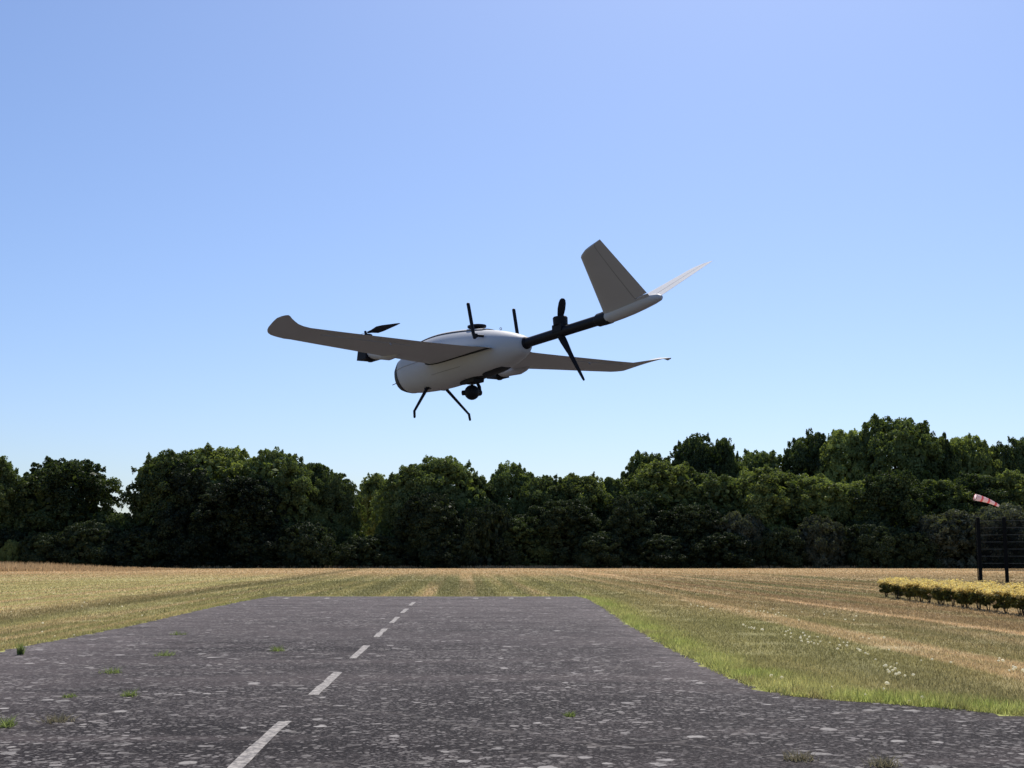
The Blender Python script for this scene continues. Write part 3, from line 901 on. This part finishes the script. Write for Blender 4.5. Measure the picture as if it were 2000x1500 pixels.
for k in range(nh):
    t = k / (nh - 1)
    t = t ** .92
    p = h0 + (h1 - h0) * t + np.array([math.sin(k * 2.1) * .06, math.cos(k * 3.3) * .10])
    me, st_ = hp[k % 4]
    o = link('hedge_bush', None); o.location = (p[0], p[1], 0); o.rotation_euler = (0, 0, k * 1.9)
    s = 1.06 + .10 * math.sin(k * 1.7)
    o.scale = (s * 1.08, s * 1.08, s * .77)
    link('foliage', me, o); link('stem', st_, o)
    tag(o, f'small golden topped hedge bush, {ords[k]} from the left end of the front row', 'hedge bush', 'golden hedge bushes in the field')
# second row behind
g0, g1 = np.array(ground(1745, 1161)), np.array(ground(2030, 1184))
nb_ = 24
for k in range(nb_):
    t = k / (nb_ - 1)
    p = g0 + (g1 - g0) * t + np.array([0, math.cos(k * 3.3) * .12])
    me, st_ = hp[(k + 1) % 4]
    o = link('hedge_bush', None); o.location = (p[0], p[1], 0); o.rotation_euler = (0, 0, k * 2.3)
    s = .93 + .10 * math.sin(k * 1.3); o.scale = (s * 1.2, s * 1.2, s * .80)
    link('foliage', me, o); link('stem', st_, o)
    tag(o, 'golden hedge bush of the rear row, hidden but for its top behind the front row', 'hedge bush', 'golden hedge bushes of the rear row')

# ------------------------------------------------------------------ fence with netting, windsock
pp = [ground(1916, 1137), ground(1967.5, 1137.5)]
dx = np.array(pp[1]) - np.array(pp[0])
pp += [tuple(np.array(pp[1]) + dx * 1.02)]
dep = pp[0][1]
HP = 3.75
net = link('net_fence', None); net.location = (pp[0][0], pp[0][1], 0)
tag(net, 'tall dark post fence with see-through netting behind the golden hedge', 'fence')
base = np.array([pp[0][0], pp[0][1], 0])
for q in pp:
    b = MB(); c = np.array([q[0], q[1], 0]) - base
    b.tube([c, c + [0, 0, HP]], .105, 14); b.tube([c + [0, 0, HP], c + [0, 0, HP + .03]], [.115, .08], 14)
    b.tube([c, c + [0, 0, .04]], .13, 14)
    b.build('post', M_POST, net)
zb, zt = .68, HP - .12
a0 = np.array([pp[0][0], pp[0][1]]) - base[:2]; a1 = a0 + dx * 2.02
b = MB(); bw = MB()
L_ = np.linalg.norm(a1 - a0); d_ = (a1 - a0) / L_
nv = int(L_ / .05)
for k in range(nv + 1):
    q = a0 + (a1 - a0) * k / nv
    b.box((q[0], q[1] + .09, (zb + zt) / 2), (.0095, .004, (zt - zb) / 2))
for k in range(44):
    z = zb + (zt - zb) * k / 43; c = (a0 + a1) / 2
    sag = .0
    (b if k % 6 else bw).box((c[0], c[1] + (.105 if k % 6 else .08), z), (L_ / 2, .006, .007 if k % 6 else .012), ax=[[d_[0], d_[1], 0], [-d_[1], d_[0], 0], [0, 0, 1]])
b.build('netting', M_POST, net, smooth=False)
M_WIRE = paint('galvanised wire', (.075, .08, .075), .6, .4, .1)
bw.build('support_wires', M_WIRE, net, smooth=False)

M_RED = paint('red nylon', (.55, .05, .06), .7, .2, .08)
def sock_mat():
    m, nt, out = new_mat('red and white nylon')
    tc = N(nt, 'ShaderNodeAttribute', attribute_name='band')
    st = N(nt, 'ShaderNodeMath', operation='GREATER_THAN'); st.inputs[1].default_value = .5; nt.links.new(tc.outputs['Fac'], st.inputs[0])
    mx = N(nt, 'ShaderNodeMix', data_type='RGBA'); mx.inputs[6].default_value = (.92, .78, .78, 1); mx.inputs[7].default_value = (.80, .20, .20, 1)
    nt.links.new(st.outputs[0], mx.inputs[0])
    df = N(nt, 'ShaderNodeBsdfDiffuse'); tr = N(nt, 'ShaderNodeBsdfTranslucent'); ms = N(nt, 'ShaderNodeMixShader'); ms.inputs[0].default_value = .5
    nt.links.new(mx.outputs[2], df.inputs[0]); nt.links.new(mx.outputs[2], tr.inputs[0]); nt.links.new(df.outputs[0], ms.inputs[1]); nt.links.new(tr.outputs[0], ms.inputs[2]); nt.links.new(ms.outputs[0], out.inputs[0])
    return m
D = 76.0
sx = (1899.5 - 1000) / 2400 * D * 1.0; sz = 1.6 + (1083 - 972.5) * D / 2400
ws = link('windsock', None); ws.location = (sx, D, 0)
tag(ws, 'red and white windsock blowing to the right on a thin dark pole', 'windsock')
b = MB(); b.tube([(0, 0, 0), (0, 0, sz + .12)], [.035, .016], 8); b.build('pole', M_POST, ws)
# sock from mouth to tail
m0 = np.array([.05, 0, sz]); m1 = m0 + np.array([1.50, .15, -.52])
ax = (m1 - m0) / np.linalg.norm(m1 - m0); n1 = np.cross(ax, [0, 1, 0]); n1 /= np.linalg.norm(n1); n2 = np.cross(ax, n1)
V = []; F = []; band = []
ns, nr = 25, 16
for i in range(ns):
    t = i / (ns - 1); c = m0 + (m1 - m0) * t + np.array([0, 0, .07 * math.sin(t * math.pi)]); rr = .215 * (1 - .62 * t) * (1 + .05 * math.sin(i * 2.1))
    for k in range(nr):
        a = 2 * math.pi * k / nr; V.append(c + rr * (math.cos(a) * n1 + math.sin(a) * n2)); band.append(1.0 if (i + 1) % 7 in (0, 1) else 0.0)
for i in range(ns - 1):
    for k in range(nr):
        k2 = (k + 1) % nr; F.append((i * nr + k, i * nr + k2, (i + 1) * nr + k2, (i + 1) * nr + k))
me = mesh('sock', V, F, sock_mat(), True); add_attr(me, 'band', band); link('sock', me, ws)
b = MB(); rg = [m0 + .222 * (math.cos(2 * math.pi * k / 20) * n1 + math.sin(2 * math.pi * k / 20) * n2) for k in range(21)]
b.tube(rg, .012, 6); b.build('hoop', M_POST, ws)

# ------------------------------------------------------------------ aircraft (body frame: x forward, y left, z up)
RB = np.array([[-0.6378845253270009, -0.7686957916670577, -0.04701183065678682], [0.7691462111514481, -0.6389676002026634, 0.01159792061628457], [-0.038954309385727616, -0.028760837341862154, 0.9988270000433889]])
TB = np.array([-0.16064554, 5.99876761, 2.56446212])
plane = link('fixed_wing_drone', None)
Mx = Matrix([[*RB[0], TB[0]], [*RB[1], TB[1]], [*RB[2], TB[2]], [0, 0, 0, 1]])
plane.matrix_world = Mx
tag(plane, 'white fixed-wing drone with black tail boom and V-tail flying low over the runway', 'drone')

# fuselage stations: x, half width, top z, bottom z
NS = .035
ST = np.array([(.712, .004, .000, -.012), (.708, .028, .024, -.040), (.695, .050, .042, -.060), (.670, .070, .065, -.078), (.62, .092, .098, -.094), (.55, .108, .130, -.103), (.45, .119, .150, -.110),
               (.35, .126, .160, -.114), (.25, .130, .162, -.113), (.15, .130, .156, -.108), (.05, .128, .145, -.103), (-.05, .122, .130, -.097), (-.15, .110, .110, -.088), (-.22, .097, .092, -.076),
               (-.28, .080, .073, -.060), (-.325, .060, .056, -.046), (-.35, .044, .043, -.034), (-.358, .030, .032, -.022)])
ST[:, 0] -= NS * np.clip((ST[:, 0] - .3) / .4, 0, 1)
xs = np.concatenate([ST[:6, 0], np.linspace(.52, -.22, 38), ST[14:, 0]])
def smooth_interp(x, j):
    o = np.argsort(ST[:, 0]); X = ST[o, 0]; Y = ST[o, j]
    # monotone-ish cubic Hermite
    d = np.gradient(Y, X); i = np.clip(np.searchsorted(X, x) - 1, 0, len(X) - 2)
    h = X[i + 1] - X[i]; t = (x - X[i]) / h
    return (2 * t**3 - 3 * t**2 + 1) * Y[i] + (t**3 - 2 * t**2 + t) * h * d[i] + (-2 * t**3 + 3 * t**2) * Y[i + 1] + (t**3 - t**2) * h * d[i + 1]
def body_pt(x, th, off=0.0):
    hw, zt_, zb_ = (np.interp(x, ST[::-1, 0], ST[::-1, j]) if (x > .55 or x < -.2) else float(smooth_interp(np.array(x), j)) for j in (1, 2, 3))
    c, s = math.cos(th), math.sin(th)
    e = 2 / 2.25
    zm = .012
    y = hw * math.copysign(abs(c) ** e, c)
    h = (zt_ - zm) if s > 0 else (zm - zb_)
    z = zm + h * math.copysign(abs(s) ** e, s)
    if zt_ < zm + .002: z = (zt_ + zb_) / 2 + (zt_ - zb_) / 2 * s
    n = np.array([0, c, s])
    return np.array([x, y, z]) + n * off
NT = 40
rings = [[body_pt(x, 2 * math.pi * k / NT) for k in range(NT)] for x in xs]
b = MB()
for i in range(len(rings) - 1): pass
b.loft(rings, 0)
fus = b.build('fuselage', M_WHITE, plane, angle=60)
def patch(x0, x1, t0, t1, off, nx=14, nt=12, taper=0.0):
    """thin shell that follows the fuselage skin"""
    V = []; 
    for lay in (off, off - .006):
        for i in range(nx + 1):
            u = i / nx; x = x0 + (x1 - x0) * u
            k = 1 - taper * abs(2 * u - 1) ** 3
            for j in range(nt + 1):
                tm = (t0 + t1) / 2; th = tm + (t1 - t0) / 2 * k * (2 * j / nt - 1)
                V.append(body_pt(x, th, lay))
    F = []; w = nt + 1; o2 = (nx + 1) * w
    for i in range(nx):
        for j in range(nt):
            a = i * w + j; F.append((a, a + 1, a + w + 1, a + w)); F.append((o2 + a, o2 + a + w, o2 + a + w + 1, o2 + a + 1))
    for i in range(nx):
        a = i * w; F.append((a, a + w, o2 + a + w, o2 + a)); a += nt; F.append((a + w, a, o2 + a, o2 + a + w))
    for j in range(nt):
        a = j; F.append((a + 1, a, o2 + a, o2 + a + 1)); a = nx * w + j; F.append((a, a + 1, o2 + a + 1, o2 + a))
    return V, F
b = MB(); b.add(*patch(-.20, -.05, -.62 * math.pi, -.40 * math.pi, .003, taper=.35)); b.build('rear_belly_plate', M_BLACKP, plane, angle=30)
# nose cap
b = MB()
cr = []
XN = ST[0, 0]
for q in (0, .15, .4, .7, 1.0):
    row = []
    for k in range(NT):
        th = 2 * math.pi * k / NT
        xb = XN - .060 - .034 * max(0, -math.sin(th)) - .028 * abs(math.cos(th))
        x = XN + (xb - XN) * q
        row.append(body_pt(max(x, xb), th, .0025) + np.array([.003 * (1 - q), 0, 0]))
    cr.append(row)
b.loft(cr); b.build('nose_cap', M_BLACKP, plane)
b = MB(); b.tube([(.672, .03, -.030), (.712, .035, -.036)], .0022, 6); b.build('pitot_probe', M_BLACKP, plane)
# top hatch: dark gasket under a white lid
b = MB(); b.add(*patch(-.09, .50, .355 * math.pi, .645 * math.pi, .0035, taper=.25)); hatch_g = b.build('hatch_seal', M_BLACKP, plane)
b = MB(); b.add(*patch(-.085, .495, .361 * math.pi, .639 * math.pi, .006, taper=.25)); b.build('hatch', M_WHITE, plane)
# moulding seams on the flank
b = MB()
for sy in (1, -1):
    pts = [body_pt(x, (math.pi * .02 if sy > 0 else math.pi * .98), .0002) for x in np.linspace(.69, .30, 22)]
    b.tube(pts, .0016, 5)
    pts = [body_pt(x, (-math.pi * .17 if sy > 0 else -math.pi * .83), .0002) for x in np.linspace(.25, .02, 14)]
    b.tube(pts, .0014, 5)
b.build('seam', M_SEAM, plane)

# wings
def airfoil(n=14, t=.11):
    xs_ = .5 * (1 - np.cos(np.linspace(0, math.pi, n)))
    yt = 5 * t * (.2969 * np.sqrt(xs_) - .126 * xs_ - .3516 * xs_**2 + .2843 * xs_**3 - .1036 * xs_**4)
    cam_ = .02 * (1 - (2 * xs_ - .8) ** 2) 
    up = np.stack([xs_, cam_ + yt], 1); lo = np.stack([xs_, cam_ - yt * .8], 1)
    return np.concatenate([up, lo[::-1][1:-1]])
def wing_ring(y, xle, xte, zle, zte, t, n=14, grow=0):
    A = airfoil(n, t); ch = xle - xte
    P = []
    for a, h in A:
        x = xle - ch * a; z = zle + (zte - zle) * a + h * ch
        P.append(np.array([x, y, z]))
    P = np.array(P)
    if grow: c = P.mean(0); c[1] = y; P = c + (P - c) * np.array([1 + grow * .4, 1, 1 + grow])
    return P
WS = [(.10, .268, -.232, .004, .004, .115), (.25, .238, -.204, .005, .008, .11), (.42, .206, -.174, .008, .014, .105), (.65, .163, -.137, .012, .024, .10), (.85, .127, -.104, .015, .033, .10), (1.0, .100, -.079, .018, .041, .095),
      (1.04, .094, -.084, .019, .046, .09), (1.075, .080, -.102, .021, .050, .085), (1.105, .062, -.126, .024, .054, .08), (1.135, .038, -.153, .027, .058, .075), (1.16, .012, -.182, .031, .060, .07),
      (1.175, -.008, -.194, .036, .061, .06), (1.187, -.030, -.188, .041, .060, .05), (1.196, -.055, -.172, .045, .058, .05), (1.203, -.085, -.145, .049, .054, .05)]
for sy in (1, -1):
    b = MB(); fl = lambda y, p: np.interp(y, [.4, 1.0, 1.08, 1.18], [0, p[0], p[0] * .5, p[1]])
    PL, PT = ((.006, -.012), (.005, .004)) if sy > 0 else ((-.008, .027), (-.006, -.005))
    rg = [wing_ring(y * sy, a, c, z1 + fl(y, PL), z2 + fl(y, PT), t) for y, a, c, z1, z2, t in WS]
    if sy < 0: rg = [r_[::-1] for r_ in rg]
    b.loft([list(r_) for r_ in rg]); w_ = b.build('wing', M_WHITE, plane, angle=50)
    # black root gasket
    b = MB(); b.loft([list(wing_ring(y * sy, a, c, .004, .004, .118, grow=.16)) for y, a, c in ((.117, .2655, -.2300), (.1345, .263, -.2275))]); b.build('wing_root_joint', M_BLACKP, plane)
    # aileron outline and its horn
    b = MB(); b.tube([(-.120, .50 * sy, -.001), (-.062, .94 * sy, .022)], .0016, 5); b.tube([(-.126, .62 * sy, .002), (-.140, .62 * sy, -.012)], .003, 6)
    b.build('aileron_seam', M_SEAM, w_)
    # motor fairing on the leading edge
    b = MB(); yn = .416 * sy; dn = .014 if sy > 0 else -.022; xn = -.034 if sy > 0 else -.02; rr = []
    for x, hy, hz, zc in ((.10, .004, .004, .0), (.15, .020, .014, -.001), (.20, .030, .024, .004), (.26, .035, .026, .014), (.32, .037, .028, .023), (.355, .036, .028, .030)):
        q = (x - .10) / .26; rr.append([(x + xn * q, yn + hy * math.cos(2 * math.pi * k / 18), zc + dn * q + hz * math.sin(2 * math.pi * k / 18)) for k in range(18)])
    b.loft(rr); b.build('motor_fairing', M_WHITE, w_)
    # tilting motor unit
    b = MB()
    b.box((.389 + xn, yn, .034 + dn), (.040, .046, .034), top=.85)
    b.tube([(.376 + xn, yn, -.012 + dn), (.376 + xn, yn, -.004 + dn), (.376 + xn, yn, .006 + dn)], [.010, .024, .030], 14)
    tl = R_(22); axd = np.array([math.sin(tl), 0, math.cos(tl)]); c0 = np.array([.380 + xn, yn, .062 + dn])
    b.tube([c0, c0 + axd * .028, c0 + axd * .030, c0 + axd * .062, c0 + axd * .066], [.020, .022, .030, .030, .022], 20)
    b.tube([c0 + axd * .06, c0 + axd * .095], [.010, .006], 10)
    mo = b.build('motor', M_BLACKP, w_, angle=30)
    # two-blade propeller
    hub = c0 + axd * .085
    f1 = np.array([math.cos(tl), 0, -math.sin(tl)]); f2 = np.array([0, 1., 0])
    # first blade trails towards the right rear
    th = math.atan2(-.769, -.638) if sy > 0 else 2.2
    b = MB()
    for s in (0, math.pi):
        dv = math.cos(th + s) * f1 + math.sin(th + s) * f2; sv = np.cross(axd, dv)
        rr = []
        for q, chd, tw in ((.008, .010, 32), (.03, .018, 30), (.06, .042, 26), (.09, .040, 22), (.125, .028, 18), (.16, .015, 14), (.178, .004, 12)):
            cdir = sv * math.cos(R_(tw)) - axd * math.sin(R_(tw)); ndir = np.cross(dv, cdir); c = hub + dv * q
            rr.append([c + cdir * chd * .5 * math.cos(2 * math.pi * k / 10) * 1.0 + ndir * chd * .07 * math.sin(2 * math.pi * k / 10) for k in range(10)])
        b.loft(rr)
    b.build('propeller', M_BLACK, w_)

# boom
b = MB()
bz = lambda x: .011 + (-.36 - x) * .0345
b.tube([(-.30, 0, bz(-.30)), (-.92, 0, bz(-.92))], .0235, 24)
b.build('tail_boom', M_BLACK, plane)
b = MB(); b.tube([(-.345, 0, bz(-.345)), (-.353, 0, bz(-.35)), (-.366, 0, bz(-.366)), (-.372, 0, bz(-.37))], [.026, .030, .029, .0245], 24); b.build('boom_socket', M_BLACKP, plane)
b = MB(); b.tube([(-.845, 0, bz(-.845)), (-.858, 0, bz(-.858)), (-.885, 0, bz(-.885)), (-.888, 0, bz(-.888)), (-.930, 0, bz(-.93))], [.0245, .030, .030, .031, .031], 24); b.build('boom_collar', M_BLACKP, plane)
# rear motor over the boom, folding blades
xm = -.604
b = MB()
c = np.array([xm, 0, bz(xm)])
b.box(c + [0, 0, .018], (.030, .026, .016))
b.tube([c + [0, 0, .028], c + [0, 0, .032], c + [0, 0, .066], c + [0, 0, .071], c + [0, 0, .072]], [.024, .0335, .0345, .031, .02], 28)
b.tube([c + [0, 0, -.018], c + [0, 0, -.034]], [.018, .013], 16)
b.tube([c + [.030, .022, .030], c + [.030, .022, -.005]], .004, 6)
rm_ = b.build('rear_motor', M_BLACKP, plane, angle=30)
def blade(p0, p1, side, chords, tip=.35):
    p0, p1 = np.array(p0, float), np.array(p1, float); dv = (p1 - p0); L2 = np.linalg.norm(dv); dv /= L2
    side = np.array(side, float); side -= dv * (side @ dv); side /= np.linalg.norm(side); nn = np.cross(dv, side)
    rr = []
    for q, chd in chords:
        c_ = p0 + dv * L2 * q
        rr.append([c_ + side * chd * .5 * math.cos(2 * math.pi * k / 12) + nn * chd * .11 * math.sin(2 * math.pi * k / 12) for k in range(12)])
    m_ = MB(); m_.loft(rr); return m_
sc_side = RB.T @ np.array([1., 0, 0])     # across the line of sight
blade(c + [0, 0, .066], c + [-.030, .004, .152], sc_side + np.array([0, 0, .15]), ((0, .022), (.15, .030), (.45, .036), (.75, .034), (.92, .026), (1, .012))).build('propeller_blade', M_BLACK, rm_)
blade(c + [-.003, .004, -.018], c + [-.078, -.055, -.232], sc_side + np.array([0, 0, .15]), ((0, .034), (.12, .034), (.35, .024), (.38, .022), (.7, .017), (.95, .012), (1, .009))).build('propeller_blade', M_BLACK, rm_)

# tail pod and V-tail
b = MB(); rr = []
for x, hy, zt_, zb_ in ((-.913, .028, .050, .006), (-.925, .034, .060, .002), (-.99, .038, .068, .007), (-1.06, .038, .074, .014), (-1.13, .035, .078, .024), (-1.19, .029, .078, .034), (-1.225, .020, .072, .042), (-1.238, .008, .063, .048)):
    zc, hz = (zt_ + zb_) / 2, (zt_ - zb_) / 2
    rr.append([(x, hy * math.cos(2 * math.pi * k / 24), zc + hz * math.sin(2 * math.pi * k / 24)) for k in range(24)])
b.loft(rr); b.build('tail_pod', M_WHITE, plane, angle=50)
def fin_sec(s, c0, c1, sy, t=.085):
    """section of the fin at span share s between chord shares c0..c1"""
    A0, B0 = np.array([-.912, .020, .040]), np.array([-1.196, .028, .066])
    A1, B1 = np.array([-1.118, .345, .222 if sy > 0 else .247]), np.array([-1.241, .345, .256])
    le = A0 + (A1 - A0) * s; te = B0 + (B1 - B0) * s
    if s > .955:   # rounded front corner of the tip
        le = le + (te - le) * ((s - .955) / .045) ** 1.6 * .26
    span = (A1 + B1 - A0 - B0) / 2; ch = te - le; n_ = np.cross(ch, span); n_ /= np.linalg.norm(n_); cl = np.linalg.norm(ch)
    m_ = 8; P = []
    f = lambda a: 5 * t * (.2969 * math.sqrt(a) - .126 * a - .3516 * a * a + .2843 * a**3 - .1016 * a**4) * cl
    aa = [c0 + (c1 - c0) * (.5 * (1 - math.cos(math.pi * i / m_)) if c0 == 0 else i / m_) for i in range(m_ + 1)]
    for a in aa: P.append(le + ch * a + n_ * f(a))
    for a in aa[::-1]: P.append(le + ch * a - n_ * max(f(a), .0004))
    P = np.array(P); P[:, 1] *= sy
    return P
for sy in (1, -1):
    SS = [0, .05, .2, .4, .6, .8, .95, .97, .985, 1.0]
    b = MB(); rr = [fin_sec(s, 0, np.interp(s, [0, 1], [.74, .66]), sy) for s in SS]; 
    if sy < 0: rr = [q[::-1] for q in rr]
    b.loft([list(q) for q in rr]); 
    rr = [fin_sec(s, .70, 1, sy) for s in (0, .045)]
    if sy < 0: rr = [q[::-1] for q in rr]
    b.loft([list(q) for q in rr])
    fin = b.build('tail_fin', M_WHITE, plane, angle=50)
    b = MB(); rr = [fin_sec(s, np.interp(s, [0, 1], [.757, .685]), 1, sy) for s in (.058, .2, .4, .6, .8, .95, .985, 1.0)]
    if sy < 0: rr = [q[::-1] for q in rr]
    b.loft([list(q) for q in rr]); b.build('control_surface', M_WHITE, fin, angle=50)
    # dark hinge tape between fin and moving surface
    b = MB(); rr = [fin_sec(s, np.interp(s, [0, 1], [.735, .655]), np.interp(s, [0, 1], [.762, .690]), sy, .078 if sy > 0 else .05) for s in (.02, .2, .4, .6, .8, .95, .97, .985, .998)]
    b.loft([list(q) for q in rr]); b.build('hinge', M_SEAM, fin)

# landing legs
for sy in (1, -1):
    b = MB()
    b.tube([(.368, .045 * sy, -.080), (.362, .062 * sy, -.105), (.327, .172 * sy, -.232), (.326, .174 * sy, -.238)], [.011, .0088, .0062, .006], 8)
    b.tube([(.326, .173 * sy, -.230), (.322, .176 * sy, -.264), (.321, .177 * sy, -.268)], [.0066, .0062, .004], 8)
    b.box((.366, .050 * sy, -.098), (.020, .014, .010))
    b.build('landing_leg', M_BLACK, plane)
# antennas on the flanks
for sy in (1, -1):
    b = MB()
    b.tube([(-.165, .100 * sy, .070), (-.150, .135 * sy, .072)], .0065, 8)
    b.box((-.148, .137 * sy, .072), (.009, .007, .009))
    b.tube([(-.146, .139 * sy, .060), (-.136, .140 * sy, .085), (-.112, .143 * sy, .222), (-.109, .1435 * sy, .236), (-.108, .1435 * sy, .240)], [.009, .009, .0088, .0085, .004], 10)
    b.build('antenna', M_BLACKP, plane)
# satellite receiver puck on a short stem
b = MB(); b.tube([(.01, 0, .135), (.01, 0, .152)], .012, 12)
b.tube([(.01, 0, .150), (.01, 0, .153), (.01, 0, .162), (.01, 0, .166)], [.040, .047, .047, .030], 28); b.build('receiver_disc', M_BLACKP, plane, angle=30)
# small lifting eye
b = MB(); rg = [np.array([-.175, .006 * math.cos(a), .113 + .006 * math.sin(a)]) for a in np.linspace(0, 2 * math.pi, 15)]; b.tube(rg, .0016, 5); b.build('lifting_eye', M_SEAM, plane)
# camera bay and gimbal
b = MB(); b.add(*patch(-.06, .17, -.66 * math.pi, -.42 * math.pi, .0035, taper=.8)); b.box((.06, .0, -.108), (.045, .032, .012), top=1.1); b.build('camera_bay', M_BLACKP, plane, angle=30)
gb = link('gimbal_camera', None, plane); 
b = MB(); cg = np.array([.085, -.010, -.162]); n = 14; rr = []
for i in range(n + 1):
    a = math.pi * i / n - math.pi / 2; rr.append([cg + np.array([(.038) * math.cos(a) * math.cos(2 * math.pi * k / 20), (.038) * math.cos(a) * math.sin(2 * math.pi * k / 20), (.038) * math.sin(a)]) for k in range(20)])
b.loft(rr, cap=False)
b.tube([cg + [.02, .026, .0], cg + [.034, .034, .0]], .013, 14)
cam_ball = b.build('gimbal_ball', M_BLACKP, gb, angle=50)
b = MB(); b.tube([cg + [.0, -.036, .052], cg + [-.003, -.046, .03], cg + [-.004, -.046, -.004]], [.008, .009, .011], 8)
b.tube([cg + [-.004, -.034, .0], cg + [-.004, -.052, .0]], [.018, .014], 14)
b.box(cg + np.array([.0, -.030, .054]), (.014, .018, .006)); b.build('gimbal_arm', M_BLACKP, gb, angle=40)
